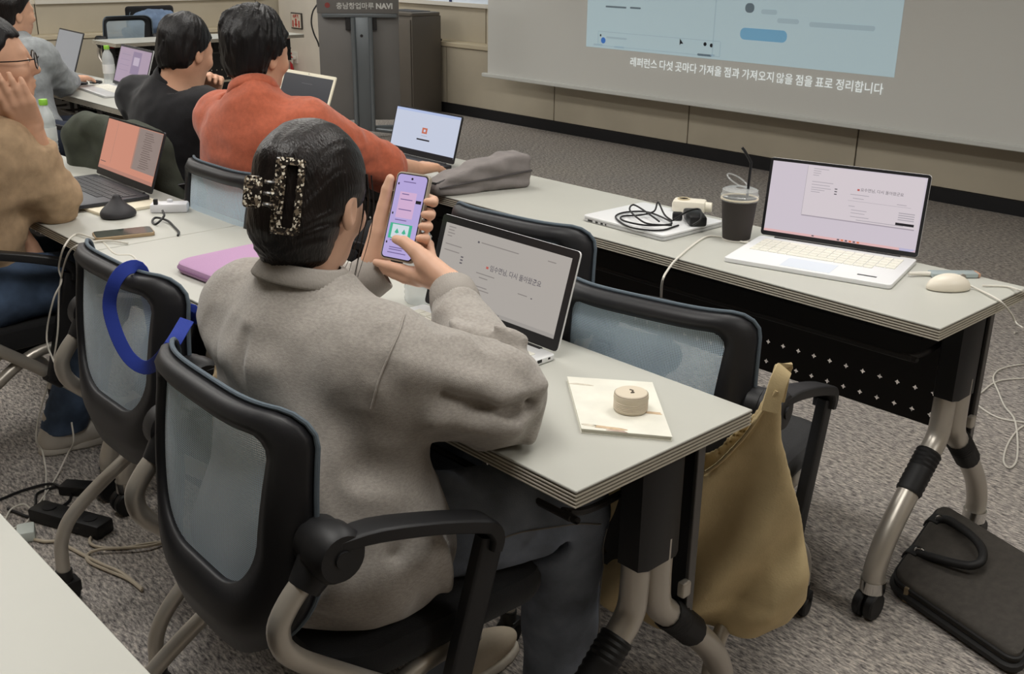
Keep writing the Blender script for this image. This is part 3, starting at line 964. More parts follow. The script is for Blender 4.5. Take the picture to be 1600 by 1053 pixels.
# -- cream-edged laptop with a dark screen
t, lid, mk, wd = laptop('cream-edged laptop with a blank dark screen beside the grey lectern', (-4.215, 2.478), (-3.80, 2.472), 21, .208, .22, M_lcream, M_lcream, smat('scr_off', (54, 55, 60), .9), M_kw, bez=.014, chin=.014, keys='stuff')
mk(.4, .8, .62, .815, smat('scr_off_text', (84, 84, 88), .9))
# -- silver laptop with the lavender page
t, lid, mk, wd = laptop('silver laptop with a lavender page beside the man in black', (-5.72, 2.40), (-5.24, 2.355), 19, .212, .20, M_ls, M_ld, smat('scr_lav', (168, 148, 170), .9), M_kw, bez=.012, chin=.016, keys='stuff')
mk(.45, .30, .72, .93, smat('scr_lav_dark', (140, 124, 154), .9)); mk(.5, .55, .68, .78, smat('scr_lav_lite', (186, 172, 192), .9), z=.0016)
for v in (.35, .5, .65, .8): mk(.08, v, .38, v + .01, smat('scr_lav_dark', (140, 124, 154), .9))
# -- dark laptop at the far end
t, lid, mk, wd = laptop('dark laptop with a plain grey screen before the person in pale grey', (-6.60, 2.40), (-6.14, 2.357), 20, .245, .2, M_ld, M_lk, smat('scr_plain', (138, 141, 146), .9), M_kd, bez=.008, chin=.02, keys='stuff')

# -- closed white laptop carrying a charger
t = thing('closed_laptop', 'closed white laptop lying flat under a black charger', 'laptop', (-1.855, 2.285, TH), math.radians(-1))
obj('base', prism(rrect(.30, .258, .012, 4), .001, .010, .002), M_ls, t, True)
cl = obj('lid', prism(rrect(.30, .258, .012, 4), .0108, .017, .0015), M_lw, t, True)
obj('seam', prism(rrect(.294, .252, .01, 3), .0098, .011), M_wheel, t)
for y, w_ in ((-.129, .02), (-.129, .012), (-.129, .01)): pass
for x, w_ in ((-.12, .018), (-.095, .009), (-.075, .009), (-.06, .005)):
    obj('port', box(x - w_ / 2, x + w_ / 2, -.1295, -.127, .003, .008), M_wheel, t)
ZL = TH + .017
M_cblk = mat('cable_black', (24, 24, 26), .45)
M_cwht = mat('cable_white', (222, 218, 208), .45)
t = thing('laptop_charger', 'black charger brick with its cord looped on the closed laptop', 'charger', (0, 0, 0))
c0 = PZ(1085, 347, ZL)
obj('brick', xform(box(-.055, .055, -.024, .024, 0, .028, .006), Matrix.Translation((c0.x, c0.y, ZL)) @ Matrix.Rotation(math.radians(-42), 4, 'Z')), M_cblk, t, True)
def cord(pxs, zs, r, closed=False, sub=6, n=7):
    return tube([tuple(PZ(p[0], p[1], z)) for p, z in zip(pxs, zs)], r, n, sub, closed)
zl = ZL + .004
obj('cord', cord([(1060, 352), (1030, 360), (985, 355), (962, 340), (975, 332), (1010, 331), (1040, 342), (1048, 350), (1010, 352), (975, 345), (972, 338), (1000, 336), (1022, 330), (1028, 316), (1038, 335), (1050, 345)], [zl, zl, zl, zl, zl, zl + .004, zl + .006, zl + .01, zl + .004, zl + .004, zl, zl + .004, zl + .012, zl + .03, zl + .015, zl + .01], .0026), M_cblk, t, True)
obj('cord', cord([(1052, 344), (1075, 330), (1093, 327), (1095, 342), (1082, 352)], [zl + .02, zl + .03, zl + .034, zl + .03, zl + .02], .0026), M_cblk, t, True)
obj('cord', cord([(1050, 352), (1015, 350), (998, 342), (984, 328), (990, 320), (1008, 330), (1030, 346)], [zl + .008, zl + .008, zl + .01, zl + .014, zl + .016, zl + .012, zl + .008], .0026), M_cblk, t, True)
obj('plug', xform(box(-.014, .014, -.011, .011, 0, .022, .005), Matrix.Translation((c0.x - .045, c0.y - .02, ZL + .001)) @ Matrix.Rotation(.7, 4, 'Z')), M_cblk, t, True)
c1 = PZ(1078, 330, ZL)
t = thing('plug_adapter', 'white plug adapter block on the far side of the closed laptop', 'adapter', (c1.x, c1.y, ZL), math.radians(30))
obj('body', box(-.05, .045, -.028, .028, 0, .034, .008), mat('adapter_white', (228, 222, 206), .5), t, True)
obj('socket', xform(lathe([(.004, 0), (.018, 0), (.018, .004), (.014, .004), (.014, .001), (.004, .001)], 18), Matrix.Translation((-.02, 0, .033))), mat('adapter_cream', (214, 200, 168), .5), t, True)
obj('plug', tube([(.03, 0, .016), (.062, 0, .016)], [.016, .014], 12), mat('adapter_white', (228, 222, 206), .5), t, True)

# ================================================================== things on the front row
# coffee cup
cp = PZ(1150, 374)
t = thing('coffee_cup', 'dark paper coffee cup with a clear lid and black straw', 'cup', cp)
obj('cup_body', lathe([(.001, .004), (.034, .004), (.0345, 0), (.0365, 0), (.0470, .112), (.0455, .112), (.036, .01), (.001, .01)], 36, False), mat('paper_dark', (52, 47, 44), .75), t, True)
obj('cup_rim', xform(tube([(.0475 * math.cos(a), .0475 * math.sin(a), .113) for a in np.linspace(0, 2 * PI, 33)[:-1]], .0028, 8, closed=True), Matrix.Identity(4)), mat('paper_cream', (214, 200, 172), .7), t, True)
obj('cup_base', lathe([(.0345, .0005), (.0375, .0005), (.0378, .005), (.0345, .005)], 32), mat('paper_base', (206, 202, 194), .7), t, True)
obj('coffee', lathe([(.001, .085), (.0436, .085)], 28, False), mat('coffee', (96, 78, 58), .2), t)
M_clear = mat('clear_plastic', (236, 240, 240), .06, alpha=.2, spec=.9)
ld_ = obj('lid', lathe([(.0490, .108), (.0505, .112), (.0505, .122), (.048, .124), (.047, .136), (.038, .140), (.012, .141), (.012, .1402), (.037, .1392), (.0462, .135), (.0472, .123), (.0495, .121), (.0495, .112)], 36, False), M_clear, t, True)
obj('lid_flap', xform(tube([(.033 * math.cos(a), .02 * math.sin(a), 0) for a in np.linspace(0, 2 * PI, 25)[:-1]], .0022, 8, closed=True), Matrix.Translation((-.012, 0, .158)) @ Matrix.Rotation(math.radians(24), 4, 'Y')), M_clear, t, True)
obj('straw', tube([(.016, .006, .03), (.020, .006, .16), (.0215, .006, .205), (.020, .006, .212), (.008, -.006, .238), (.002, -.012, .248)], .0036, 10, 3), M_cblk, t, True)

# white mouse with its cable, hub, cable
c = PZ(1481, 452)
t = thing('computer_mouse', 'white wired mouse beside the open white laptop', 'mouse', (c.x, c.y, TH), math.radians(-38))
M_mw = mat('mouse_white', (230, 222, 206), .35)
def f_mouse(P):
    d = ell(P, (0, 0, .004), (.03, .052, .034))
    return smax(d, -P[:, 2] + .001, .004)
sdf_obj('shell', f_mouse, (-.04, -.06, -.004), (.04, .06, .045), .003, M_mw, t)
obj('wheel', xform(lathe([(.001, -.003), (.008, -.003), (.008, .003), (.001, .003)], 14), Matrix.Translation((0, .03, .029)) @ Matrix.Rotation(PI / 2, 4, 'Y')), mat('mouse_wheel', (150, 146, 140), .5), t, True)
obj('cable', tube([tuple(Matrix.Rotation(math.radians(38), 3, 'Z') @ (Vector(q) - Vector((c.x, c.y, TH)))) for q in [tuple(PZ(1500, 440, TH + .012)), tuple(PZ(1528, 452, TH + .004)), tuple(PZ(1562, 470, TH + .003)), tuple(PZ(1580, 490, TH - .03)), tuple(PX(1588, 505, -.86)), tuple(PX(1598, 512, -.82))]], .0022, 7, 6), M_cwht, t, True)
c = PZ(1492, 432)
t = thing('usb_hub', 'slim pale usb hub plugged in beside the white mouse', 'hub', (c.x, c.y, TH), math.radians(48))
obj('body', box(-.062, .05, -.016, .016, .001, .012, .003), mat('hub_grey', (176, 188, 190), .35, metal=.3), t, True)
obj('end_cap', box(.05, .056, -.015, .015, .0015, .0115, .002), mat('hub_copper', (190, 150, 126), .4), t, True)
obj('cable', tube([(-.06, 0, .006), (-.085, .0, .007), (-.115, -.006, .008)], [.006, .005, .004], 8, 3), M_cwht, t, True)
cb = obj('power_cable', cord([(1187, 380), (1160, 378), (1120, 369), (1097, 373), (1060, 402), (1042, 424), (1035, 440), (1033, 468), (1033, 520)], [TH + .008, TH + .004, TH + .003, TH + .003, TH + .003, TH + .004, TH - .01, TH - .10, TH - .28], .0028), M_cwht, None, True)
tag(cb, 'white power cable from the open white laptop down over the table edge', 'cable')
cb = obj('loose_cable', cord([(1535, 446), (1575, 448), (1600, 456), (1640, 470)], [TH + .004, TH + .003, TH + .004, TH - .1], .0022), M_cwht, None, True)
tag(cb, 'thin white cable running off the table end behind the white mouse', 'cable')
cb = obj('thin_cable', cord([(540, 218), (566, 228), (585, 231), (600, 228), (612, 222)], [TH + .003] * 5, .003), M_cblk, None, True)
tag(cb, 'short black cable behind the black laptop', 'cable')

# grey zip pouch
M_pouch = mat('pouch_grey', (126, 120, 118), .8, var=.06, vscale=20, bump=.25, bscale=90)
t = thing('pencil_pouch', 'soft grey zip pouch beside the black laptop on the front row', 'pouch', (-2.505, 2.20, TH), math.radians(-10))
def f_pouch(P):
    k = np.clip((P[:, 1] + .17) / .34, 0, 1)
    hh = .022 + .030 * np.sin(np.clip(k * 1.15, 0, 1) * PI / 2); ww = .040 + .018 * k
    q = P.copy()
    q[:, 2] = (q[:, 2] - hh) * (.045 / hh); q[:, 0] = q[:, 0] * (.055 / ww)
    d = rbx(q, (0, 0, 0), (.055, .17, .045), .016) * .8
    d = d + .003 * np.sin(P[:, 2] * 130 + P[:, 1] * 28) * np.clip(1 - k * .4, 0, 1) + .0025 * vnoise(P * 30)
    return d
po = sdf_obj('body', f_pouch, (-.09, -.2, -.02), (.09, .2, .13), .005, M_pouch, t)
obj('zip', tube([(.030 + .012 * k, -.165 + .33 * k, .047 + .052 * math.sin(min(1, k * 1.15) * PI / 2) - .004) for k in np.linspace(0, 1, 12)], .0035, 8), mat('zip_dark', (70, 66, 66), .6), t, True)
obj('zip', tube([(.045 + .016 * k, -.165 + .33 * k, .030 + .026 * k) for k in np.linspace(0, 1, 12)], .003, 8), mat('zip_dark', (70, 66, 66), .6), t, True)
obj('end_loop', tube([(-.02, -.165, .028), (-.025, -.19, .034), (.0, -.20, .042), (.02, -.185, .045), (.025, -.165, .04)], .004, 8, 4), M_blk, t, True)

# items at the far end of the front row
def bottle(label, x, y, half=False):
    t = thing('water_bottle', label, 'bottle', (x, y, TH), 0, 'water bottles')
    h = .205
    pr_ = [(.001, .002), (.026, 0), (.031, .006)]
    z = .012
    while z < .10:
        pr_ += [(.0318, z), (.0300, z + .006)]; z += .012
    pr_ += [(.0318, .112), (.031, .135), (.025, .160), (.0145, .178), (.0125, .184), (.0125, .19)]
    obj('body', lathe(pr_, 28), mat('pet_water', (226, 232, 232), .08, alpha=.42, spec=.8), t, True)
    obj('label_band', lathe([(.0322, .06), (.0326, .06), (.0326, .108), (.0322, .108)], 28, False), mat('label_white', (226, 228, 226), .6, alpha=.75), t, True)
    obj('cap', lathe([(.001, .185), (.0145, .185), (.0148, .187), (.0148, .203), (.0135, .205), (.001, .205)], 24), mat('cap_green', (138, 196, 66), .45), t, True)
    return t
bottle('water bottle with a green cap near the elbow of the man in tan', -3.89, 1.375)
bottle('water bottle with a green cap beside the lavender-screen laptop', -5.77, 2.41)
bottle('water bottle behind the phone the woman holds', -1.735, 1.352)
c = PZ(112, 133)
t = thing('wallet_phone', 'black phone lying by the dark laptop of the person in grey', 'phone', (c.x, c.y, TH), math.radians(60))
obj('body', box(-.08, .08, -.036, .036, 0, .014, .004), M_lk, t, True)
obj('glass', box(-.075, .075, -.033, .033, .0136, .0146), M_wheel, t)
c = PZ(150, 130)
t = thing('earphones', 'small black earphones in a tangle on the front row', 'earphones', (c.x, c.y, TH))
obj('wire', tube([(.04 * math.cos(k * 1.3) * (1 - .05 * k), .03 * math.sin(k * 1.3), .004 + .003 * (k % 3)) for k in range(14)], .004, 6, 4), M_cblk, t, True)
obj('earbud', lathe([(.001, 0), (.008, .002), (.009, .008), (.001, .014)], 12), M_cblk, t, True)

# ================================================================== things on the middle row
# notebook with the earbud case on it
a, b, c, d = PZ(886, 595), PZ(908, 677), PZ(1050, 690), PZ(1019, 604)
t = thing('notebook', 'cream notebook with faint brown stains under the round case', 'notebook', (0, 0, TH))
M_nb = mat('notebook_cover', (228, 226, 214), .6, var=.02, vscale=30)
def poly_of(ins): 
    cc = (a + b + c + d) / 4
    return [((p.x - cc.x) * (1 - ins) + cc.x, (p.y - cc.y) * (1 - ins) + cc.y) for p in (b, c, d, a)]
obj('pages', prism(poly_of(.015), .001, .007), mat('paper', (222, 219, 206), .8), t)
nb = obj('cover', prism(poly_of(0), .007, .0085), M_nb, t)
obj('back_cover', prism(poly_of(0), .0, .0015), M_nb, t)
def blot(px_, py_, rx, ry, rz, m):
    p = PZ(px_, py_, TH + .009)
    pts = [(rx * math.cos(k) * (1 + .25 * math.sin(3 * k + px_)), ry * math.sin(k) * (1 + .3 * math.cos(2 * k))) for k in np.linspace(0, 2 * PI, 24)[:-1]]
    obj('stain', xform(prism(pts, .0085, .0089), Matrix.Translation((p.x, p.y, 0)) @ Matrix.Rotation(rz, 4, 'Z')), m, nb)
M_st = mat('stain_brown', (196, 172, 142), .7, var=.1, vscale=60); M_st2 = mat('stain_grey', (208, 200, 184), .7, var=.06, vscale=60)
blot(950, 668, .026, .006, .55, M_st); blot(965, 673, .016, .004, .55, mat('stain_mauve', (182, 160, 146), .7, var=.12, vscale=80)); blot(1022, 645, .014, .006, .6, M_st); blot(908, 600, .02, .004, .6, M_st2); blot(922, 664, .012, .005, .5, M_st2)
c = PZ(985, 640, TH + .0085)
t = thing('earbud_case', 'round cream ribbed case standing on the notebook', 'case', (c.x, c.y, TH + .0085), math.radians(-42))
M_case = mat('case_cream', (214, 202, 182), .5)
prof = [(.001, .0), (.026, .0), (.0285, .003)]
for k in range(5): prof += [(.0290, .006 + k * .003), (.0280, .0075 + k * .003)]
prof += [(.0292, .023), (.0285, .030), (.026, .0325), (.001, .0335)]
cs_ = obj('body', lathe(prof, 40), M_case, t, True)
obj('lid_line', tube([(.0275 * math.cos(q), .0275 * math.sin(q), .0305) for q in np.linspace(0, 2 * PI, 41)[:-1]], .0008, 6, closed=True), mat('case_line', (140, 126, 106), .6), t)
obj('emblem', tube([(-.006, -.002, .0338), (-.002, .003, .0338), (.002, .001, .0338), (.006, .0035, .0338), (.007, -.002, .0338)], .0012, 6, 3), mat('case_mark', (84, 74, 64), .6), t)

# lilac laptop sleeve
M_lil = mat('lilac_sleeve', (186, 148, 184), .85, bump=.25, bscale=300)
t = thing('laptop_sleeve', 'lilac padded laptop sleeve with a line drawing beside the woman in grey', 'sleeve', (-2.155, 1.19, TH), math.radians(4))
sl = obj('body', prism(rrect(.31, .25, .045, 7), .0, .026, .010), M_lil, t, True)
obj('zip', tube([(p[0] * 1.0, p[1] * 1.0, .013) for p in rrect(.312, .252, .046, 7)], .0018, 6, closed=True), mat('zip_lilac', (140, 100, 140), .7), t, True)
M_dr = mat('drawing_line', (58, 40, 62), .7)
for pts in ([(.02, -.02), (.0, .02), (.02, .06), (.05, .07), (.07, .03), (.05, .0), (.02, -.02)], [(.07, .03), (.10, .06), (.13, .05), (.135, .01), (.11, -.03), (.08, -.04)], [(.05, .07), (.06, .10), (.075, .08)], [(-.02, -.03), (-.005, -.02), (-.015, -.01), (-.03, -.015)]):
    obj('drawing', tube([(x, y, .0262) for x, y in pts], .0011, 5, 5), M_dr, t)
obj('drawing', xform(prism([(.02 * math.cos(k), .025 * math.sin(k)) for k in np.linspace(0, 2 * PI, 15)[:-1]], .0255, .0265), Matrix.Translation((.03, .03, 0))), mat('drawing_cream', (226, 214, 196), .8), t)
obj('pull_tab', tube([(.155, -.05, .013), (.165, -.09, .01), (.15, -.135, -.02)], .0015, 6, 4), M_silver, t)

# black vertical mouse
c = PZ(186, 338)
t = thing('vertical_mouse', 'black vertical mouse shaped like a tall hump before the dark laptop', 'mouse', (c.x, c.y, TH), math.radians(30))
def f_vm(P):
    d = ell(P, (0, 0, .008), (.045, .052, .022))
    d = smin(d, cap(P, (-.006, .0, .012), (-.004, .004, .052), .032, .012), .03)
    return smax(d, -P[:, 2] + .001, .004)
sdf_obj('shell', f_vm, (-.06, -.065, -.004), (.06, .065, .08), .0035, mat('mouse_black', (46, 45, 48), .6), t)
# phone lying on the table
t = thing('smartphone', 'smartphone in a gold-edged case lying by the joint between two tables', 'phone', (-2.682, 1.108, TH), math.radians(75))
obj('case', prism(rrect(.15, .075, .011, 5), .0, .0095, .002), mat('phone_gold', (168, 146, 116), .35, metal=.3), t, True)
obj('glass', prism(rrect(.144, .069, .009, 5), .0085, .0100), mat('phone_glass', (44, 54, 48), .08), t, True)
# white hub with a black lead
c = PZ(266, 330)
t = thing('card_reader', 'white usb hub block with a short black lead', 'hub', (c.x, c.y, TH), math.radians(55))
obj('body', box(-.052, .052, -.024, .024, 0, .026, .006), mat('hub_white', (228, 228, 232), .4), t, True)
obj('knob', xform(lathe([(.001, 0), (.008, 0), (.008, .008), (.001, .010)], 14), Matrix.Translation((.0, .008, .025))), mat('hub_white', (228, 228, 232), .4), t, True)
lead = [(254, 329), (256, 338), (244, 350), (238, 346), (244, 340), (262, 345), (272, 354), (279, 362), (278, 368)]
obj('lead', xform(cord(lead, [TH + .03, TH + .022, TH + .004, TH + .004, TH + .01, TH + .006, TH + .004, TH + .004, TH + .003], .0032), (Matrix.Translation((c.x, c.y, TH)) @ Matrix.Rotation(math.radians(55), 4, 'Z')).inverted()), M_cblk, t, True)
obj('plug', xform(box(-.006, .006, -.006, .006, -.012, .012, .002), Matrix.Translation((-.035, -.016, .028))), M_cblk, t)
# white charging cables hanging from the middle row to the floor
def wcable(name, label, pts, r=.0025, m=None):
    return tag(obj(name, tube([tuple(p) for p in pts], r, 7, 6), m or M_cwht, None, True), label, 'cable')
yb = BY - .03
wcable('charging_cable', 'white cable with a tight kink hanging beside the strapped chair', [PZ(222, 422), PZ(207, 400), PZ(180, 397), PZ(160, 378), PZ(140, 370, TH + .006), PZ(118, 366, TH + .004), PY(100, 386, yb), PY(92, 418, yb), PY(96, 440, yb), PY(83, 470, yb - .03), PY(73, 530, yb - .05), PY(90, 578, yb - .07)])
wcable('charging_cable', 'white cable that drops to the sneaker and coils on the floor', [PZ(200, 380, TH + .004), PZ(175, 376, TH + .006), PZ(150, 377, TH + .004), PZ(122, 383, TH + .005), PY(105, 400, yb), PY(93, 450, yb), PY(90, 520, yb - .02), PY(80, 580, yb - .04), PY(66, 630, yb - .06), PY(58, 665, yb - .07), PZ(57, 690, .1), PZ(66, 705, .06), PZ(72, 740, .01), PZ(70, 775, .006), PZ(64, 798, .004)])
wcable('floor_cable', 'white cable curling on the carpet toward the bare table', [PZ(112, 660, .16), PZ(115, 690, .1), PZ(105, 710, .05), PZ(88, 745, .006), PZ(72, 770, .005), PZ(58, 790, .006), PZ(42, 815, .004), PZ(22, 825, .004), PZ(0, 835, .004)])
wcable('floor_cable', 'white cable loop on the carpet by the power strip', [PZ(52, 800, .01), PZ(38, 788, .02), PZ(18, 795, .01), PZ(8, 812, .004)])

# ================================================================== things on the floor
t = thing('power_strip', 'black power strip with plugs under the middle row', 'power strip', tuple(PZ(112, 822, 0)), math.radians(24))
obj('body', box(-.12, .12, -.03, .03, 0, .04, .008), M_blks, t, True)
for x in (-.07, 0, .07): obj('socket', xform(lathe([(.003, 0), (.018, 0), (.018, .003), (.003, .003)], 16), Matrix.Translation((x, 0, .039))), M_blk, t, True)
t = thing('power_brick', 'black power brick on the carpet beside the power strip', 'adapter', tuple(PZ(125, 770, 0)), math.radians(40))
obj('body', box(-.05, .05, -.025, .025, 0, .03, .006), M_blks, t, True)
obj('lead', tube([(-.05, 0, .012), (-.10, .02, .01), (-.16, -.02, .005), (-.2, -.08, .004), (-.24, -.06, .004), (-.26, -.12, .004)], .004, 7, 5), M_cblk, t, True)
wcable('floor_cable', 'black lead snaking over the carpet near the power strip', [PZ(12, 795, .006), PZ(25, 800, .006), PZ(50, 808, .006), PZ(80, 800, .006), PZ(110, 780, .006), PZ(100, 760, .006), PZ(60, 770, .006), PZ(55, 790, .006)], .004, M_cblk)
t = thing('plug_block', 'white plug block on the carpet beside the bare table', 'plug', tuple(PZ(42, 840, 0)), math.radians(-20))
obj('body', box(-.03, .03, -.022, .022, 0, .03, .006), mat('plug_pale', (206, 214, 208), .5), t, True)
obj('lead', xform(tube([tuple(PZ(*q, .006)) for q in ((52, 842), (70, 846), (88, 846), (110, 856), (140, 872), (165, 884), (190, 895), (222, 920))], .0045, 8, 5), (Matrix.Translation(PZ(42, 840, 0)) @ Matrix.Rotation(math.radians(-20), 4, 'Z')).inverted()), mat('lead_beige', (196, 184, 164), .5), t, True)
wcable('floor_cable', 'beige doubled cable on the carpet behind the foreground chair', [PZ(175, 820, .006), PZ(150, 832, .006), PZ(140, 845, .006), PZ(152, 854, .006), PZ(190, 856, .006), PZ(225, 850, .006), PZ(260, 846, .006), PZ(225, 854, .012), PZ(160, 858, .012), PZ(137, 866, .006), PZ(140, 878, .006), PZ(165, 890, .006), PZ(200, 905, .006), PZ(222, 922, .006)], .004, mat('lead_beige', (196, 184, 164), .5))
# thin cable loops on the carpet at the right
wcable('floor_cable', 'thin cream cable looping on the open carpet beyond the briefcase', [PZ(1640, 470, .55), PZ(1625, 500, .3), PZ(1600, 516, .006), PZ(1585, 520, .006)], .003)
wcable('floor_cable', 'thin cream cable coiled in loops on the carpet near the wall side', [PZ(1640, 568, .004), PZ(1600, 569, .004), PZ(1565, 576, .004), PZ(1552, 590, .004), PZ(1560, 612, .004), PZ(1570, 635, .004), PZ(1585, 655, .004), PZ(1590, 690, .004), PZ(1588, 720, .004), PZ(1577, 731, .004), PZ(1568, 720, .004), PZ(1574, 695, .004), PZ(1590, 672, .004), PZ(1610, 660, .004)], .003)
wcable('floor_cable', 'thin cream cable making a wide bend on the carpet', [PZ(1640, 590, .004), PZ(1565, 594, .004), PZ(1535, 612, .004), PZ(1522, 625, .004), PZ(1540, 642, .004), PZ(1565, 654, .004), PZ(1600, 660, .004)], .003)

# briefcase lying on the carpet
M_bc = mat('briefcase_cloth', (64, 60, 55), .8, var=.08, vscale=60, bump=.25, bscale=350)
M_bcd = mat('briefcase_dark', (26, 25, 25), .6)
bo = Vector((-.90, 2.31, 0))
ang = math.atan2(-.27, .40)
t = thing('briefcase', 'dark grey cloth briefcase lying flat on the carpet', 'briefcase', bo, 0)
P0, P1, P2, P3 = PZ(1393, 905, .035), PZ(1590, 1040, .035), PZ(1655, 905, .11), PZ(1470, 792, .12)
def lerp4(u, v): return (P0 * (1 - u) + P1 * u) * (1 - v) + (P3 * (1 - u) + P2 * u) * v
ring0 = rrect(1, 1, .10, 5)
rings = []
for kk, (ins, dz) in enumerate(((.04, -.05), (.01, -.046), (0, -.038), (0, .006), (.012, .014), (.05, .018))):
    R_ = []
    for p in ring0:
        u, v = .5 + p[0] * (1 - ins), .5 + p[1] * (1 - ins)
        q = lerp4(u, v) - bo
        R_.append((q.x, q.y, max(.002, q.z + dz)))
    rings.append(R_)
bcm = obj('body', loft(rings), M_bc, t, True)
def edge_ring(dz, ins=-.004):
    return [tuple(Vector(((lerp4(.5 + p[0] * (1 - ins), .5 + p[1] * (1 - ins)) - bo).x, (lerp4(.5 + p[0] * (1 - ins), .5 + p[1] * (1 - ins)) - bo).y, max(.004, (lerp4(.5 + p[0], .5 + p[1]) - bo).z + dz)))) for p in ring0]
obj('piping', tube(edge_ring(.004), .005, 8, closed=True), M_bcd, t, True)
obj('gusset', tube(edge_ring(-.018), .011, 8, closed=True), M_bcd, t, True)
def on_case(u, v, dz): q = lerp4(u, v) - bo; return (q.x, q.y, q.z + dz)
obj('handle', tube([on_case(.06, .78, .018), on_case(.16, .80, .03), on_case(.42, .70, .045), on_case(.52, .55, .05), on_case(.46, .42, .045), on_case(.2, .34, .03), on_case(.08, .34, .018)], .0105, 10, 5), M_bcd, t, True)
for v in (.78, .34):
    obj('handle_tab', tube([on_case(-.03, v, -.01), on_case(.0, v, .014), on_case(.09, v, .02)], 1, 10, 2, flat=(.016, .004)), M_bcd, t, True)
    obj('ring', tube([tuple(Vector(on_case(.085, v, .022)) + Vector((.012 * math.cos(k), .0, .010 * math.sin(k)))) for k in np.linspace(0, 2 * PI, 13)[:-1]], .003, 6, closed=True), M_chrome, t, True)
zp = Vector(on_case(.14, -.012, .0))
obj('zip_pull', xform(box(-.006, .006, -.004, .004, -.03, .01, .002), Matrix.Translation(zp)), mat('pull_bronze', (150, 134, 108), .35, metal=.6), t)

# ================================================================== people
def unit(v): v = np.array(v, float); return v / np.linalg.norm(v)
def head_R(yaw, pitch, roll=0.0):
    """columns: right, forward (face), up"""
    return np.array((Matrix.Rotation(yaw, 3, 'Z') @ Matrix.Rotation(-pitch, 3, 'X') @ Matrix.Rotation(roll, 3, 'Y')))
def head_fn(P, hc, R, s=1.0, ear=1.0):
    return near(P, hc, .17 * s, lambda Q: head_full(Q, hc, R, s, ear))
def head_full(P, hc, R, s=1.0, ear=1.0):
    q = (P - np.array(hc)) @ R / s
    d = ell(q, (0, -.010, .028), (.073, .093, .086))
    d = smin(d, ell(q, (0, .022, -.025), (.061, .070, .085)), .03)
    d = smin(d, ell(q, (0, .044, -.082), (.036, .040, .030)), .03)
    d = smin(d, cap(q, (0, .084, .012), (0, .103, -.024), .009, .013), .014)
    d = smin(d, cap(q, (-.03, .074, .022), (.03, .074, .022), .012), .016)
    for x in (-1, 1):
        d = smax(d, -ell(q, (x * .031, .096, .004), (.016, .012, .010)), .012)
        d = smin(d, ell(q, (x * .031, .078, .003), (.013, .012, .012)), .004)
        e = ell(q, (x * .074, -.012, -.012), (.0085, .019, .031))
        e = smax(e, -ell(q, (x * .083, -.008, -.010), (.006, .010, .018)), .005)
        d = smin(d, e, .007 * ear)
        d = smin(d, ell(q, (x * .042, .06, -.022), (.02, .022, .02)), .02)
    d = smin(d, ell(q, (0, .088, -.052), (.021, .011, .006)), .008)
    d = smin(d, ell(q, (0, .086, -.064), (.018, .011, .007)), .008)
    d = smax(d, -ell(q, (0, .099, -.058), (.02, .007, .0018)), .004)
    return d * s
def hair_cut(q, back=-.075, front=.055, side=-.02):
    """region kept for short hair: bounded below by a slanting line from nape to forehead, ears left free"""
    z0 = np.where(q[:, 1] < -.02, back + (q[:, 1] + .09) * .25, side + np.clip((q[:, 1] + .02) / .07, 0, 1) * (front - side))
    d = z0 - q[:, 2]
    ear = ell(q, (0, .012, -.03), (.2, .036, .034))
    return np.maximum(d * .8, -ear)
def gen_hand(wr, F, N, S, curl=0.5, s=1.0, thumb=(.75, .6, .1), spread=1.0):
    """finger direction F, palm normal N (the side the fingers curl to), thumb side S -> chains of (points, radii)"""
    wr = np.array(wr, float); F = unit(F); N = unit(np.array(N, float) - F * np.dot(N, F)); S = unit(np.array(S) - F * np.dot(S, F) - N * np.dot(S, N))
    ch = []
    offs = (.027, .009, -.009, -.026); lens = (.068, .076, .070, .054)
    for k in range(4):
        b = wr + s * (F * (.088 - abs(offs[k] - .006) * .22) + S * offs[k])
        ch.append(([wr + s * (S * offs[k] * .55 + F * .012), b], [.017 * s, .0125 * s]))
        d = unit(F + S * offs[k] * 2.2 * spread); p = b; a = curl * (.55 + .1 * k); pts = [b]; rs = [.0098 * s]
        for j, fr in enumerate((.45, .31, .24)):
            c_, s_ = math.cos(a), math.sin(a)
            dd = d * c_ + N * s_
            p = p + dd * lens[k] * fr * s; pts.append(p); rs.append((.0086, .0078, .0068)[j] * s)
            a += curl * .75
        ch.append((pts, rs))
    t0 = wr + s * (S * .016 + F * .02 + N * .006)
    td = unit(S * thumb[0] + F * thumb[1] + N * thumb[2])
    t1 = t0 + td * .042 * s; t2 = t1 + unit(td + F * .5) * .032 * s; t3 = t2 + unit(td * .6 + F * .8) * .026 * s
    ch.append(([t0, t1, t2, t3], [.016 * s, .0125 * s, .0105 * s, .008 * s]))
    return ch
def chains_fn(P, chs, k=.008):
    d = None
    for pts, rs in chs:
        a_ = np.array(pts); c_ = a_.mean(0); r_ = np.sqrt(((a_ - c_) ** 2).sum(1)).max() + max(rs)
        e = near(P, c_, r_, lambda Q: chain(Q, pts, rs, .003))
        d = e if d is None else smin(d, e, k)
    return d
M_skin = mat('skin', (206, 160, 132), .55, var=.03, vscale=25)
M_skinw = mat('skin_pale', (216, 172, 146), .5, var=.025, vscale=25)
M_eyew = mat('eye_white', (226, 222, 216), .3)
M_iris = mat('eye_iris', (34, 24, 20), .2)
M_hair = mat('hair_black', (19, 17, 18), .45, spec=.3, var=.25, vscale=60, bump=.9, bscale=220, stretch=(1, 1, .12))
M_hairb = mat('hair_brown_black', (22, 17, 16), .34, spec=.35, var=.3, vscale=70, bump=.8, bscale=260, stretch=(1, 1, .15))
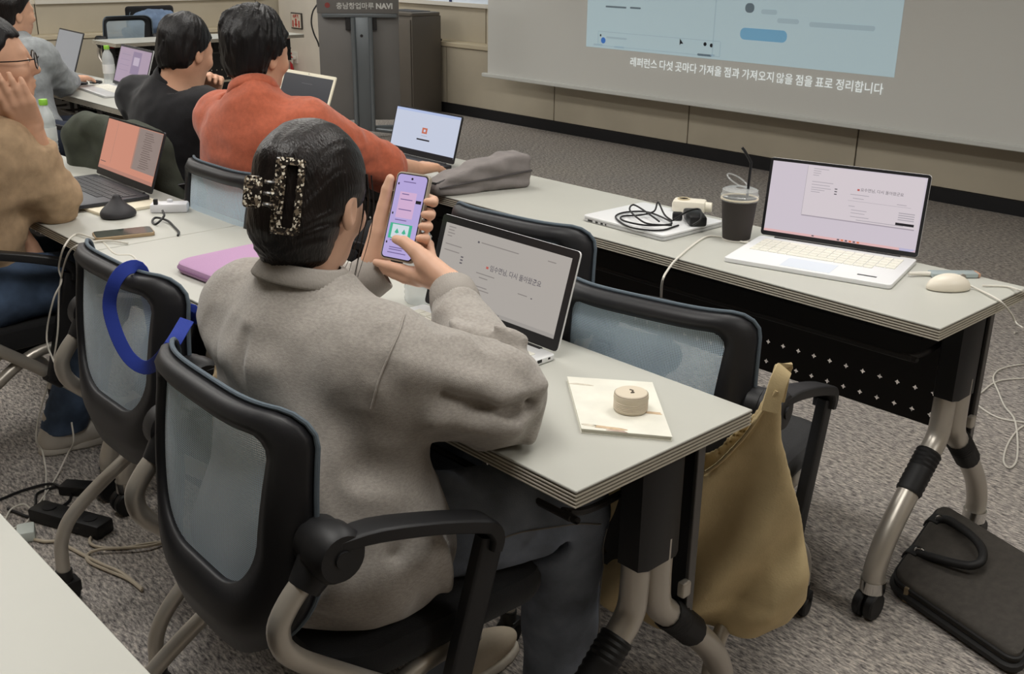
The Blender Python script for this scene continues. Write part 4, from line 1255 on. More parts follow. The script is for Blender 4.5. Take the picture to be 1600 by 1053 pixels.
def eyes(root, hc, R, s=1.0):
    for x in (-1, 1):
        c = np.array(hc) + R @ np.array((x * .031, .0825, .0035)) * s
        e = obj('eye', xform(lathe([(.001, -.009), (.006, -.006), (.0085, 0), (.006, .006), (.001, .009)], 14), Matrix.Translation(c)), M_eyew, root, True)
        c2 = np.array(hc) + R @ np.array((x * .031, .0905, .0035)) * s
        obj('iris', xform(lathe([(.0005, 0), (.004, 0), (.003, .0012), (.0005, .0014)], 12), Matrix.Translation(c2) @ Matrix(R).to_4x4() @ Matrix.Rotation(-PI / 2, 4, 'X')), M_iris, e)
def person(label):
    return thing('person', label, 'person', (0, 0, 0))
def bounds(pts, pad):
    a = np.array([np.array(p, float) for p in pts]); return a.min(0) - pad, a.max(0) + pad
def shoe(parent, ank, fwd, m, sole, L=.265):
    fwd = unit((fwd[0], fwd[1], 0)); side = np.array((fwd[1], -fwd[0], 0))
    R = np.stack([side, fwd, np.array((0, 0, 1.))], 1)
    o = np.array((ank[0], ank[1], 0.))
    def f(P):
        q = (P - o) @ R
        d = ell(q, (0, .075, .038), (.044, .135, .042))
        d = smin(d, cap(q, (0, -.01, .05), (0, -.015, .105), .045, .04), .04)
        d = smin(d, ell(q, (0, -.03, .04), (.038, .045, .045)), .02)
        return smax(d, .016 - q[:, 2], .006)
    u = sdf_obj('shoe', f, o + (-.24, -.24, 0), o + (.24, .24, .17), .006, m, parent)
    def g(P):
        q = (P - o) @ R
        d = np.minimum(ell(q, (0, .09, .0), (.05, .125, .08)), ell(q, (0, -.02, 0), (.044, .06, .08)))
        return np.maximum(smax(d, q[:, 2] - .022, .006), .001 - q[:, 2])
    sdf_obj('sole', g, o + (-.24, -.24, -.01), o + (.24, .24, .06), .006, sole, u)
    for k in range(4):
        y = .055 + k * .022; z = .088 - k * .010
        a = o + R @ np.array((-.02, y, z)); b = o + R @ np.array((.02, y + .006, z)); c = o + R @ np.array((0, y + .003, z + .005))
        obj('lace', tube([a, c, b], .003, 6, 3), m, u, True)
    return u

# ------------------------------------------------------------------ the woman with the phone
def woman():
    t = person('woman in a grey sweatshirt and jeans holding up a phone')
    hc = np.array(PY(488, 312, .885)); R = head_R(.46, .30)
    C = np.array((-1.536, 1.168, .976))
    RZ_, RX_, RY_ = Matrix.Rotation(.278, 3, 'Z'), Matrix.Rotation(-.383, 3, 'X'), Matrix.Rotation(.008, 3, 'Y')
    PR = np.array(RZ_ @ RX_ @ RY_); ex, ez, nn = PR[:, 0], PR[:, 2], -PR[:, 1]
    L = lambda u, v, w: C + ex * u + ez * v + nn * w
    nb = np.array((-1.372, .84, .955))
    sL, sR = np.array((-1.54, .845, .875)), np.array((-1.20, .87, .866))
    eL, eR = np.array((-1.66, 1.04, .785)), np.array((-1.165, 1.03, .785))
    wL, wR = L(-.075, -.125, -.03), L(.128, -.108, -.004)
    # hands: chains in the phone's own frame (u across, v up, w out of the screen)
    hands = []
    def add(pts, rs): hands.append(([L(*p) for p in pts], rs))
    # left hand behind the phone, fingertips over its right edge, thumb up the left edge
    for (kv, bv, tv, ku) in ((.040, .046, .036, -.030), (.016, .020, .012, -.026), (-.008, -.006, -.010, -.026), (-.030, -.030, -.032, -.030)):
        add([(-.07, -.105, -.028), (ku, kv, -.030)], [.021, .0135])
        add([(ku, kv, -.030), (.012, bv, -.026), (.040, (bv + tv) / 2, -.022), (.0515, tv, -.006), (.0465, tv - .002, .0075)], [.0112, .0098, .0092, .0088, .0072])
    add([(-.068, -.09, -.018), (-.060, -.035, -.010), (-.0545, .012, -.002), (-.0505, .045, .004), (-.047, .066, .006)], [.021, .0175, .0125, .0105, .0082])
    # right hand: thumb on the screen, two fingers under the bottom edge, two behind
    add([(.122, -.102, .0), (.075, -.075, .012), (.055, -.060, .020), (.026, -.047, .022), (.000, -.0445, .0135)], [.024, .021, .0145, .0112, .0085])
    add([(.122, -.105, -.006), (.066, -.098, -.004), (.045, -.100, -.006)], [.024, .021, .014])
    add([(.122, -.105, -.006), (.062, -.074, -.020)], [.022, .016])
    add([(.052, -.100, -.004), (.015, -.0965, -.004), (-.014, -.0950, -.001), (-.040, -.0935, .004)], [.0115, .0105, .0092, .0074])
    add([(.055, -.112, -.008), (.020, -.112, -.012), (-.004, -.109, -.010), (-.022, -.106, -.006)], [.0108, .0096, .0085, .0070])
    add([(.060, -.080, -.022), (.030, -.062, -.045), (.004, -.056, -.046), (-.016, -.054, -.042)], [.0115, .0102, .0092, .0076])
    add([(.060, -.064, -.022), (.034, -.040, -.045), (.012, -.032, -.046), (-.008, -.03, -.042)], [.0115, .0102, .0092, .0076])
    def f_skin(P):
        d = head_fn(P, hc, R, 1.0)
        nk = cap(P, nb + (0, -.005, -.05), hc + R @ np.array((0, -.022, -.06)), .056, .050)
        d = smin(d, nk, .03)
        d = smin(d, ell(P, nb + (0, 0, -.09), (.13, .08, .06)), .04)
        d = smin(d, ell(P, (-1.36, .83, .74), (.13, .085, .17)), .05)
        for s_, e_, w_ in ((sL, eL, wL), (sR, eR, wR)):
            d = smin(d, chain(P, [s_, e_, w_], [.045, .036, .0235]), .02)
        return np.minimum(d, smin(chains_fn(P, hands, .007), np.minimum(cap(P, eL, wL, .036, .0235), cap(P, eR, wR, .036, .0235)), .012))
    lo, hi = bounds([hc, nb, sL, sR, eL, eR, wL, wR, L(0, .1, 0), (-1.36, .83, .55)], .13)
    sdf_obj('body', f_skin, lo, hi, .0032, M_skinw, t)
    eyes(t, hc, R)
    # nails
    M_nail = mat('nail', (226, 178, 162), .25)
    for (u, v, w_, nx) in ((.006, -.0455, .0215, 0), ):
        obj('nail', xform(prism(rrect(.011, .009, .004, 3), 0, .0015, .0004), Matrix.Translation(L(u - .002, v + .002, w_ - .002)) @ Matrix(PR).to_4x4() @ Matrix.Rotation(PI / 2, 4, 'X')), M_nail, t, True)
    # sweatshirt
    M_sw = mat('grey_marl', (158, 152, 145), .95, var=.07, vscale=160, bump=.35, bscale=500, sheen=.25, stretch=(1, 1, 2.5))
    cuffR = wR + unit(eR - wR) * .035; cuffL = wL - unit(eL - wL) * .012
    fR, fL = unit(eR - wR), unit(eL - wL)
    def fold(P, d, a, b, r, k=.03): return smin(d, cap(P, a, b, r, r * .6), k)
    def crease(P, d, a, b, r, k=.03): return smax(d, -cap(P, a, b, r, r * .7), k)
    def ldisp(P, a, b, A, sg):
        a_, b_ = np.array(a), np.array(b); c_ = (a_ + b_) / 2; r_ = np.linalg.norm(a_ - b_) / 2 + 2.6 * sg
        out = np.zeros(len(P)); m_ = ((P - c_) ** 2).sum(1) < r_ * r_
        if m_.any(): out[m_] = 1.75 * A * np.exp(-(np.maximum(cap(P[m_], a, b, 0), 0) / sg) ** 2)
        return out
    def f_sw(P):
        d = smin(ell(P, (-1.335, .79, .56), (.205, .160, .135)), ell(P, (-1.27, .83, .565), (.205, .165, .14)), .05)
        d = smin(d, ell(P, (-1.33, .825, .70), (.215, .145, .16)), .06)
        d = smin(d, ell(P, (-1.365, .845, .83), (.205, .120, .13)), .06)
        d = smin(d, cap(P, sL + (.02, 0, 0), sR + (-.02, 0, -.005), .072), .06)
        d = smin(d, cap(P, nb + (0, .0, -.05), nb + (0, .004, -.008), .085, .068), .05)
        # right sleeve, full and bunched at the elbow
        aR = smin(cap(P, sR + (0, -.005, -.01), (-1.125, 1.0, .800), .086, .078), ell(P, (-1.115, 1.015, .790), (.080, .072, .068)), .03)
        aR = smin(aR, chain(P, [(-1.125, 1.02, .795), eR + (.0, .03, .02), cuffR + fR * .075, cuffR + fR * .035], [.074, .064, .052, .044]), .03)
        aL = smin(cap(P, sL + (0, 0, -.02), eL + (0, -.01, .01), .085, .075), chain(P, [eL, (eL + cuffL) / 2, cuffL + fL * .03], [.07, .058, .046]), .03)
        arm = np.minimum(aR, aL)
        n1 = vnoise(P * np.array((14., 14., 9.))); n2 = vnoise(P * np.array((30., 30., 22.)) + 5)
        arm = arm + .006 * np.abs(vnoise(P * np.array((26., 18., 26.)) + 3)) - .003
        d = smin(d, arm, .05)
        # folds: under the arm, across the back, at the elbow and the cuff
        for (p0, p1, A, sg) in (
            ((-1.155, .745, .83), (-1.135, .78, .74), .016, .020), ((-1.135, .78, .74), (-1.09, .90, .705), .020, .022), ((-1.19, .70, .80), (-1.155, .72, .66), -.010, .022), ((-1.21, .69, .72), (-1.16, .70, .58), .010, .02),
            ((-1.12, .86, .88), (-1.06, .97, .83), -.014, .022), ((-1.10, .90, .845), (-1.045, .99, .80), .012, .016), ((-1.09, .88, .80), (-1.035, .985, .77), -.008, .02),
            ((-1.20, 1.03, .865), (-1.10, 1.06, .862), .012, .012), ((-1.19, 1.05, .90), (-1.13, 1.09, .87), -.012, .014), ((-1.15, 1.04, .845), (-1.05, 1.05, .825), -.010, .014), ((-1.12, 1.03, .825), (-1.035, 1.02, .80), .012, .011),
            ((-1.075, 1.06, .80), (-1.035, 1.02, .755), .005, .014), ((-1.09, 1.06, .77), (-1.045, 1.03, .735), -.008, .012), ((-1.24, 1.03, .895), (-1.18, 1.08, .93), .010, .010), ((-1.28, 1.05, .92), (-1.22, 1.09, .945), -.010, .012), ((-1.27, 1.04, .885), (-1.19, 1.04, .855), -.008, .014),
            ((-1.47, .72, .90), (-1.43, .71, .80), .007, .010), ((-1.36, .725, .90), (-1.35, .70, .81), .007, .009), ((-1.44, .71, .80), (-1.25, .71, .78), .008, .025), ((-1.50, .73, .84), (-1.28, .70, .87), -.006, .03),
            ((-1.18, .70, .62), (-1.10, .80, .60), .009, .016), ((-1.14, .73, .56), (-1.07, .84, .60), -.010, .016), ((-1.09, .80, .64), (-1.09, .84, .50), .006, .022), ((-1.075, .86, .64), (-1.08, .90, .50), -.010, .016), ((-1.07, .93, .66), (-1.10, .92, .50), .006, .02), ((-1.22, .65, .54), (-1.12, .72, .50), .010, .014)):
            d = d + ldisp(P, p0, p1, A, sg)
        d = d + .0045 * n1 + .0022 * n2
        d = smax(d, .470 - P[:, 2], .012)
        # neck opening
        ax = unit((0, .25, 1))
        d = smax(d, (P - (nb + ax * .028)) @ ax, .006)
        d = smax(d, -cap(P, nb + ax * .012, nb + ax * .12, .058, .066), .006)
        # sleeve ends
        d = smax(d, np.where(((P - cuffR) ** 2).sum(1) < .02, (cuffR + fR * .028 - P) @ fR, -1), .004)
        d = smax(d, np.where(((P - cuffL) ** 2).sum(1) < .012, (cuffL + fL * .024 - P) @ fL, -1), .004)
        return d * .85
    lo, hi = bounds([sL, sR, eL, eR, cuffL, cuffR, (-1.34, .64, .5), (-1.04, 1.05, .75), nb], .12)
    sw = sdf_obj('sweatshirt', f_sw, lo, hi, .0045, M_sw, t)
    M_rib = mat('grey_rib', (160, 154, 147), .95, bump=.5, bscale=300, stretch=(1, 1, .3))
    def ribbed(name, c, ax, r0, r1, L_, m, squash=1.0, nr=60, amp=.0010):
        ax = unit(ax); a = unit(np.cross(ax, (0.3, 1, .1))); b = np.cross(ax, a)
        rings = []
        prof = [(0, r0 - .007), (0, r0 - .002), (.0035, r0), (L_ * .5, (r0 + r1) / 2 + .0015), (L_ - .003, r1), (L_, r1 - .003), (L_, r1 - .010)]
        N_ = nr * 2
        for h_, r_ in prof:
            rings.append([np.array(c) + ax * h_ + (a * math.cos(2 * PI * k / N_) + b * math.sin(2 * PI * k / N_) * squash) * (r_ + (amp if k % 2 else -amp)) for k in range(N_)])
        return obj(name, loft(rings, False), m, sw, 'all')
    ribbed('cuff', cuffR - fR * .022, fR, .041, .045, .062, M_rib)
    ribbed('cuff', cuffL - fL * .018, fL, .039, .042, .055, M_rib)
    ribbed('collar', nb + unit((0, .25, 1)) * .002, unit((0, .25, 1)), .079, .066, .030, M_rib, 1.0, 70, .0008)
    # stitched seam of the drop shoulder
    obj('seam', tube(snap(sw, smooth_path([(-1.155, .895, .97), (-1.135, .845, .93), (-1.125, .805, .88), (-1.125, .785, .83)], 5)), .0016, 6), M_rib, sw)
    # jeans
    M_jn = mat('jeans_grey_blue', (116, 124, 137), .9, var=.16, vscale=14, bump=.4, bscale=600)
    hR, hL = np.array((-1.245, .86, .555)), np.array((-1.44, .86, .555))
    kR, kL = np.array((-1.105, 1.165, .545)), np.array((-1.47, 1.20, .54))
    aR, aL = np.array((-1.15, 1.215, .07)), np.array((-1.415, 1.14, .07))
    def f_jn(P):
        d = smin(cap(P, hR, hL, .105), ell(P, (-1.34, .80, .55), (.17, .13, .085)), .05)
        for h_, k_, a_ in ((hR, kR, aR), (hL, kL, aL)):
            d = smin(d, cap(P, h_, k_, .098, .078), .05)
            d = smin(d, chain(P, [k_, k_ * .5 + a_ * .5, a_], [.078, .070, .064]), .03)
        d = d + .004 * vnoise(P * np.array((22., 22., 14.))) + .004 * np.abs(vnoise(P * np.array((9., 9., 34.)) + 9)) * (np.abs(P[:, 2] - .50) < .12)
        for k in range(4):
            d = smax(d, -cap(P, (kR[0] - .09 + .02 * k, kR[1] - .10 + .03 * k, .475 - .01 * k), (kR[0] + .05, kR[1] - .07 + .01 * k, .47 + .022 * k), .006), .02)
        d = smax(d, .055 - P[:, 2], .004)
        return smax(d, .462 - P[:, 2] - (P[:, 1] > 1.02) * 9, .01) * .9
    lo, hi = bounds([hR, hL, kR, kL, aR, aL], .14)
    jn = sdf_obj('jeans', f_jn, lo, hi, .0055, M_jn, t)
    M_stitch = mat('jeans_stitch', (120, 116, 112), .9)
    obj('stitching', tube(snap(jn, smooth_path([(-1.135, .98, .555), (-1.075, 1.06, .56), (-1.034, 1.13, .56), (-1.025, 1.17, .548)], 5)), .0014, 5), M_stitch, jn)
    obj('stitching', tube(snap(jn, smooth_path([(-1.030, 1.19, .53), (-1.062, 1.225, .40), (-1.075, 1.235, .25), (-1.082, 1.24, .10)], 5)), .0014, 5), M_stitch, jn)
    M_sh = mat('sneaker_cream', (206, 192, 170), .75, bump=.2, bscale=80); M_sole = mat('sole_white', (216, 208, 194), .7)
    shoe(t, aL, (.02, 1, 0), M_sh, M_sole); shoe(t, aR, (.15, 1, 0), M_sh, M_sole)
    # hair gathered up at the back of the head
    def f_hair(P):
        q = (P - hc) @ R
        ang = np.arctan2(q[:, 0], q[:, 2] + .10)
        groove = vnoise(np.stack([ang * 14, q[:, 1] * 12, q[:, 2] * 4], 1)) * .0022 + vnoise(np.stack([ang * 34, q[:, 1] * 16, q[:, 2] * 5], 1)) * .0013
        d = ell(q, (0, -.012, .030), (.082, .102, .095))
        d = smin(d, ell(q, (.0, -.055, -.045), (.064, .056, .060)), .04)
        d = smin(d, cap(q, (-.002, -.088, -.045), (-.004, -.092, .045), .036, .032), .035)
        d = smin(d, ell(q, (.0, -.03, -.085), (.045, .045, .035)), .04)
        face = smin(ell(q, (0, .085, -.04), (.082, .075, .105)), ell(q, (0, .035, -.07), (.14, .045, .065)), .03)
        d = smax(d, -face, .012)
        d = smax(d, -ell(q, (.085, .0, -.028), (.03, .026, .036)), .008)
        d = smax(d, -ell(q, (-.085, .0, -.028), (.03, .026, .036)), .008)
        return (d + groove) * .9
    hr = sdf_obj('hair', f_hair, hc - .19, hc + .19, .0032, M_hairb, t, 1)
    HL_ = lambda x, y, z: hc + R @ np.array((x, y, z))
    random.seed(3)
    for k in range(6):
        x0 = .070 + random.uniform(-.003, .005); y0 = .034 + k * .005 + random.uniform(-.004, .004)
        ln = random.uniform(.04, .10)
        obj('strand', tube([HL_(x0 - .002, y0 - .01, .05), HL_(x0 + .003, y0, .0), HL_(x0 - .002 + random.uniform(-.003, .003), y0 + .002, -.05), HL_(x0 - .016 + random.uniform(-.006, .006), y0 + random.uniform(-.015, .01), -.05 - ln)], [.0012, .0009, .0007, .0004], 5, 5), M_hairb, hr)
    for k in range(10):
        x0 = random.uniform(-.04, .04)
        obj('strand', tube([HL_(x0, -.065, -.07), HL_(x0 * 1.02, -.066, -.095), HL_(x0 * 1.05 + random.uniform(-.010, .010), -.060, -.105 - random.uniform(.01, .04))], [.0018, .001, .0004], 5, 3), M_hairb, hr)
    # claw clip
    M_cl = mat('claw_speckle', (120, 112, 98), .18, coat=.6)
    nt = M_cl.node_tree; b_ = nt.nodes['Principled BSDF']
    vo = nt.nodes.new('ShaderNodeTexVoronoi'); vo.inputs['Scale'].default_value = 320
    tc = nt.nodes.new('ShaderNodeTexCoord'); nt.links.new(tc.outputs['Object'], vo.inputs['Vector'])
    rp = nt.nodes.new('ShaderNodeValToRGB'); rp.color_ramp.interpolation = 'CONSTANT'
    e = rp.color_ramp.elements
    e[0].position = 0; e[0].color = rgb((28, 24, 22)); e[1].position = .42; e[1].color = rgb((120, 108, 92))
    k_ = e.new(.62); k_.color = rgb((60, 52, 46)); k_ = e.new(.74); k_.color = rgb((226, 218, 200)); k_ = e.new(.9); k_.color = rgb((40, 34, 30))
    sp = nt.nodes.new('ShaderNodeSeparateColor'); nt.links.new(vo.outputs['Color'], sp.inputs[0]); nt.links.new(sp.outputs[0], rp.inputs[0]); nt.links.new(rp.outputs[0], b_.inputs['Base Color'])
    cl = thing('hair_claw', 'speckled rectangular claw clip holding the dark hair of the woman in grey', 'hair clip', (0, 0, 0))
    # the clip sits on the twist: hinge upright, one jaw spread to each side
    def frame_plate(w_, h_, bar, thk):
        o1, i1 = rrect(w_, h_, .005, 4), rrect(w_ - 2 * bar, h_ - 2 * bar, .003, 4)
        n_ = len(o1); V, F = [], []
        bowz = lambda p: -2.4 * p[1] ** 2
        for L_, z in ((o1, -thk), (o1, thk), (i1, thk), (i1, -thk)): V += [(p[0], p[1], z + bowz(p)) for p in L_]
        for i in range(4):
            for k in range(n_): F.append((i * n_ + k, i * n_ + (k + 1) % n_, ((i + 1) % 4) * n_ + (k + 1) % n_, ((i + 1) % 4) * n_ + k))
        return V, F
    cu = R[:, 2]
    az = lambda th: R @ np.array((math.sin(th), -math.cos(th), 0))
    o = HL_(.016, -.140, -.004)
    def frm(org, out):     # matrix: x along the jaw, y up, z out
        out = unit(out); xx = unit(np.cross(cu, out)); yy = np.cross(out, xx)
        return Matrix([[xx[i], yy[i], out[i], org[i]] for i in range(3)] + [[0, 0, 0, 1]])
    M1 = frm(o, az(math.radians(36))); M2 = frm(o, az(math.radians(-58)))
    obj('jaw', xform(frame_plate(.038, .112, .0105, .0022), M1 @ Matrix.Translation((.026, 0, 0)) @ Matrix.Rotation(.16, 4, 'Y')), M_cl, cl, True)
    obj('jaw', xform(frame_plate(.038, .112, .0105, .0022), M2 @ Matrix.Translation((-.026, 0, 0)) @ Matrix.Rotation(-.16, 4, 'Y')), M_cl, cl, True)
    obj('grip', xform(prism(rrect(.026, .046, .006, 4), -.0025, .0025, .001), frm(o + az(math.radians(-15)) * .006, az(math.radians(20))) @ Matrix.Translation((-.022, 0, .006))), M_cl, cl, True)
    obj('grip', xform(prism(rrect(.012, .046, .005, 4), -.0025, .0025, .001), M1 @ Matrix.Translation((.004, 0, .006))), M_cl, cl, True)
    for z in (-.016, 0, .016): obj('hinge', xform(tube([(-.012, z, .004), (.0, z, .007), (.006, z, .006)], .0035, 8), M1), M_cl, cl, True)
    # the phone
    ph = thing('smartphone', 'smartphone with a lilac chat page held up in both hands', 'phone', C)
    ph.rotation_mode = 'QUATERNION'
    ph.rotation_quaternion = (Matrix(np.stack([ex, ez, nn], 1))).to_quaternion()
    obj('case', prism(rrect(.076, .1665, .010, 6), -.0085, 0, .002), mat('phone_case', (172, 164, 150), .3, metal=.2), ph, True)
    scn = obj('display', prism(rrect(.070, .1605, .008, 6), -.0005, .0008), M_lk, ph)
    obj('screen', prism(rrect(.0662, .1567, .007, 6), .0005, .0012), smat('phone_screen', (178, 164, 214), 1.0), scn)
    obj('hinge_cap', box(.0365, .0395, -.005, .003, -.008, -.001, .001), M_chrome, ph); obj('hinge_cap', box(-.0395, -.0365, -.005, .003, -.008, -.001, .001), M_chrome, ph)
    S_pink = smat('phone_pink', (206, 172, 206), 1.0); S_grn = smat('phone_green', (70, 176, 140), 1.0); S_pw = smat('phone_white', (206, 214, 222), 1.0); S_pt = smat('phone_text', (108, 92, 140), 1.0)
    def pm(x0, x1, y0, y1, m, z=.0014): obj('screen_mark', box(x0, x1, y0, y1, z - .0002, z), m, scn)
    pm(-.021, .017, -.003, .046, S_pink); pm(-.028, .022, -.043, -.014, S_grn); pm(-.022, .0155, -.041, -.016, S_pw, .0016)
    for x in (-.010, .006): obj('screen_mark', xform(([(0, .006, 0), (-.005, -.002, 0), (0, -.004, 0), (.005, -.002, 0)], [(0, 1, 2, 3)]), Matrix.Translation((x, -.029, .0018))), S_grn, scn)
    pm(.018, .030, .027, .033, S_dark)
    for y in (.058, .002, -.053): pm(-.030, -.027, y, y + .004, S_dark)
    for x0, x1, y in ((-.018, .010, .064), (-.016, .0, .041), (-.017, .01, .031), (-.017, .012, .012), (-.02, .006, -.008), (-.022, .012, -.047), (-.020, .018, -.060), (-.020, .01, -.064), (-.022, .02, -.070)): pm(x0, x1, y, y + .0016, S_pt, .0016)
    obj('camera_hole', xform(lathe([(.0003, 0), (.0022, 0), (.0022, .0004), (.0003, .0004)], 14), Matrix.Translation((0, .0715, .0013))), M_wheel, scn)
    return t
woman()

# ------------------------------------------------------------------ the other people
def sitter(label, hc, R, nb, sL, sR, eL, eR, wL, wR, pel, kneeL, kneeR, ankL, ankR, chs, shirt, trousers, hairf, skin=None, hairm=None, sleeve=(1.0, 1.0), hs=1.0, h=.006, shirt_name='shirt', collar=None, seed=1, girth=1.0, shoes=None, collar_r=.074, headless_hair=None):
    skin = skin or M_skin
    t = person(label)
    A = lambda v: np.array(v, float)
    hc, nb, sL, sR, eL, eR, wL, wR, pel, kneeL, kneeR, ankL, ankR = map(A, (hc, nb, sL, sR, eL, eR, wL, wR, pel, kneeL, kneeR, ankL, ankR))
    mid = (nb + pel) / 2
    def f_skin(P):
        d = head_fn(P, hc, R, hs)
        d = smin(d, cap(P, nb + A((0, 0, -.05)), hc + R @ A((0, -.02, -.06)) * hs, .062, .056), .03)
        d = smin(d, cap(P, nb - A((0, 0, .10)), mid, .10, .11), .05)
        for s_, e_, w_ in ((sL, eL, wL), (sR, eR, wR)):
            d = smin(d, chain(P, [s_, e_, w_], [.048, .041, .028]), .02)
        return smin(d, chains_fn(P, chs), .010)
    allp = [hc + .12, hc - .12, sL, sR, eL, eR, wL, wR] + [q for c in chs for q in c[0]]
    lo, hi = bounds(allp + [mid], .08)
    sdf_obj('body', f_skin, lo, hi, h * .8, skin, t)
    eyes(t, hc, R, hs)
    ax = unit(hc + R @ A((0, -.02, -.06)) - nb)
    g = girth
    def cut(w_, e_, k):   # sleeve end point and direction
        return w_ + (e_ - w_) * k
    def f_sh(P):
        d = ell(P, pel + A((0, -.01, .04)), (.185 * g, .150 * g, .13))
        d = smin(d, ell(P, mid + A((0, -.012, 0)), (.185 * g, .130 * g, .20)), .07)
        d = smin(d, ell(P, nb * .75 + mid * .25 + A((0, 0, -.06)), (.19 * g, .12 * g, .12)), .06)
        d = smin(d, cap(P, sL, sR, .074), .06)
        d = smin(d, cap(P, nb - ax * .05, nb, .085, .07), .04)
        for s_, e_, w_, k in ((sL, eL, wL, sleeve[0]), (sR, eR, wR, sleeve[1])):
            if k < .5:    # short sleeve: ends part-way down the upper arm or at the elbow
                en = s_ + (e_ - s_) * (k * 2)
                a_ = cap(P, s_, en, .080, .066); dr = unit(e_ - s_)
                a_ = smax(a_, (P - en) @ dr, .006)
            else:
                en = e_ + (w_ - e_) * ((k - .5) * 2)
                dr = unit(w_ - e_)
                a_ = smin(cap(P, s_, e_, .080, .066), smax(cap(P, e_, en, .066, .048), (P - en) @ dr, .006), .03)
            a_ = a_ + .007 * np.abs(vnoise(P * 24 + seed)) - .003
            d = smin(d, a_, .045)
        d = d + .006 * vnoise(P * A((13., 13., 9.)) + seed) + .003 * vnoise(P * 30 + seed)
        d = d + .005 * np.sin(P[:, 2] * 52 + P[:, 0] * 24 + 2.5 * vnoise(P * 6 + seed)) * np.clip((mid[2] + .12 - P[:, 2]) / .15, 0, 1)
        d = smax(d, .47 - P[:, 2], .01)
        d = smax(d, np.where(((P - nb) ** 2).sum(1) < .0144, (P - (nb + ax * .018)) @ ax, -1), .006)
        d = smax(d, -cap(P, nb, nb + ax * .12, .064, .07), .006)
        return d * .85
    lo, hi = bounds([pel, sL, sR, eL, eR, wL, wR, nb, mid], .21)
    hi[2] = nb[2] + .12
    sh = sdf_obj(shirt_name, f_sh, lo, hi, h, shirt, t)
    # neckband
    a = unit(np.cross(ax, (0.3, 1, .1))); b = np.cross(ax, a)
    rings = []
    for hh, rr in ((-.010, .062), (-.010, collar_r), (.0, collar_r + .003), (.022, collar_r - .004), (.026, collar_r - .008), (.022, .062)):
        rings.append([nb + ax * hh + (a * math.cos(2 * PI * k / 40) + b * math.sin(2 * PI * k / 40)) * rr for k in range(40)])
    obj('collar', loft(rings, False), shirt, sh, 'all')
    def f_tr(P):
        d = smin(cap(P, pel + A((-.09, 0, 0)), pel + A((.09, 0, 0)), .115), ell(P, pel, (.18, .14, .10)), .04)
        for sx, k_, a_ in ((-1, kneeL, ankL), (1, kneeR, ankR)):
            d = smin(d, cap(P, pel + A((sx * .09, .03, -.005)), k_, .098, .076), .04)
            d = smin(d, chain(P, [k_, (k_ + a_) / 2, a_], [.076, .068, .060]), .03)
        d = d + .005 * vnoise(P * A((20., 20., 14.)) + seed)
        d = smax(d, .06 - P[:, 2], .004)
        return d * .9
    lo, hi = bounds([pel, kneeL, kneeR, ankL, ankR], .16)
    tr = sdf_obj('jeans', f_tr, lo, hi, h * 1.3, trousers, t)
    def f_h(P):
        q = (P - hc) @ R / hs
        return hairf(q) * hs * .9
    if headless_hair is None:
        sdf_obj('hair', f_h, hc - .21 * hs, hc + .21 * hs, h * .75, hairm or M_hair, t)
    else:
        lo2, hi2 = headless_hair
        sdf_obj('hair', f_h, hc + lo2, hc + hi2, h * .75, hairm or M_hair, t)
    if shoes:
        for a_ in (ankL, ankR): shoe(t, a_, (0.05, 1, 0), shoes[0], shoes[1])
    return t
def short_hair(vol, back=-.085, rough=.004, sc=26, side=-.02):
    def f(q):
        d = ell(q, (0, -.014, .034 + .25 * (vol - 1) * .1), (.083 * vol, .103 * vol, .095 * vol))
        d = smin(d, ell(q, (0, -.05, -.03), (.068, .052, .06)), .03)
        ang = np.arctan2(q[:, 0], q[:, 1])
        d = d + rough * vnoise(np.stack([q[:, 0] * sc, q[:, 1] * sc, q[:, 2] * sc * .5], 1)) + rough * .6 * vnoise(np.stack([ang * 14, q[:, 2] * 30, q[:, 1] * 6], 1))
        return smax(d, hair_cut(q, back, .062, side) + .007 * vnoise(np.stack([q[:, 0] * 90, q[:, 1] * 90, q[:, 2] * 25], 1)), .008)
    return f
M_orange = mat('orange_knit', (184, 97, 70), .95, var=.05, vscale=90, bump=.3, bscale=500, sheen=.2)
M_blackt = mat('black_knit', (26, 26, 29), .95, var=.1, vscale=60, bump=.3, bscale=400, sheen=.1)
M_greysh = mat('pale_grey_cotton', (146, 150, 152), .9, var=.05, vscale=60, bump=.25, bscale=300)
M_tan = mat('tan_cotton', (172, 146, 116), .9, var=.05, vscale=50, bump=.25, bscale=300)
M_navy = mat('navy_denim', (38, 44, 58), .9, var=.15, vscale=20, bump=.3, bscale=500)
M_blue = mat('blue_denim', (74, 92, 118), .9, var=.18, vscale=16, bump=.3, bscale=500)
M_dkt = mat('dark_trousers', (34, 35, 38), .9, var=.1, vscale=20)

# man in orange: right arm stretched to the laptop
wr = np.array((-2.675, 2.075, .775))
chs = gen_hand(wr, (-.30, 1, -.06), (0, -.1, -1), (-1, -.25, .1), .28, 1.08, thumb=(.8, .55, -.05))
sitter('man in an orange top with thick black hair reaching for his laptop', PY(402, 84, 1.62), head_R(.30, .20), (-2.775, 1.575, 1.045), (-2.965, 1.575, .945), (-2.635, 1.665, .950), (-3.10, 1.82, .80), (-2.63, 1.93, .805), (-3.02, 2.06, .765), wr,
       (-2.82, 1.58, .56), (-2.95, 1.98, .54), (-2.70, 1.98, .54), (-2.95, 1.95, .07), (-2.70, 1.95, .07), chs + gen_hand((-3.02, 2.06, .765), (.3, 1, 0), (0, 0, -1), (1, -.2, 0), .3),
       M_orange, M_dkt, short_hair(1.10, -.078, .011, 20), sleeve=(.58, .535), shirt_name='knit_top', seed=3)
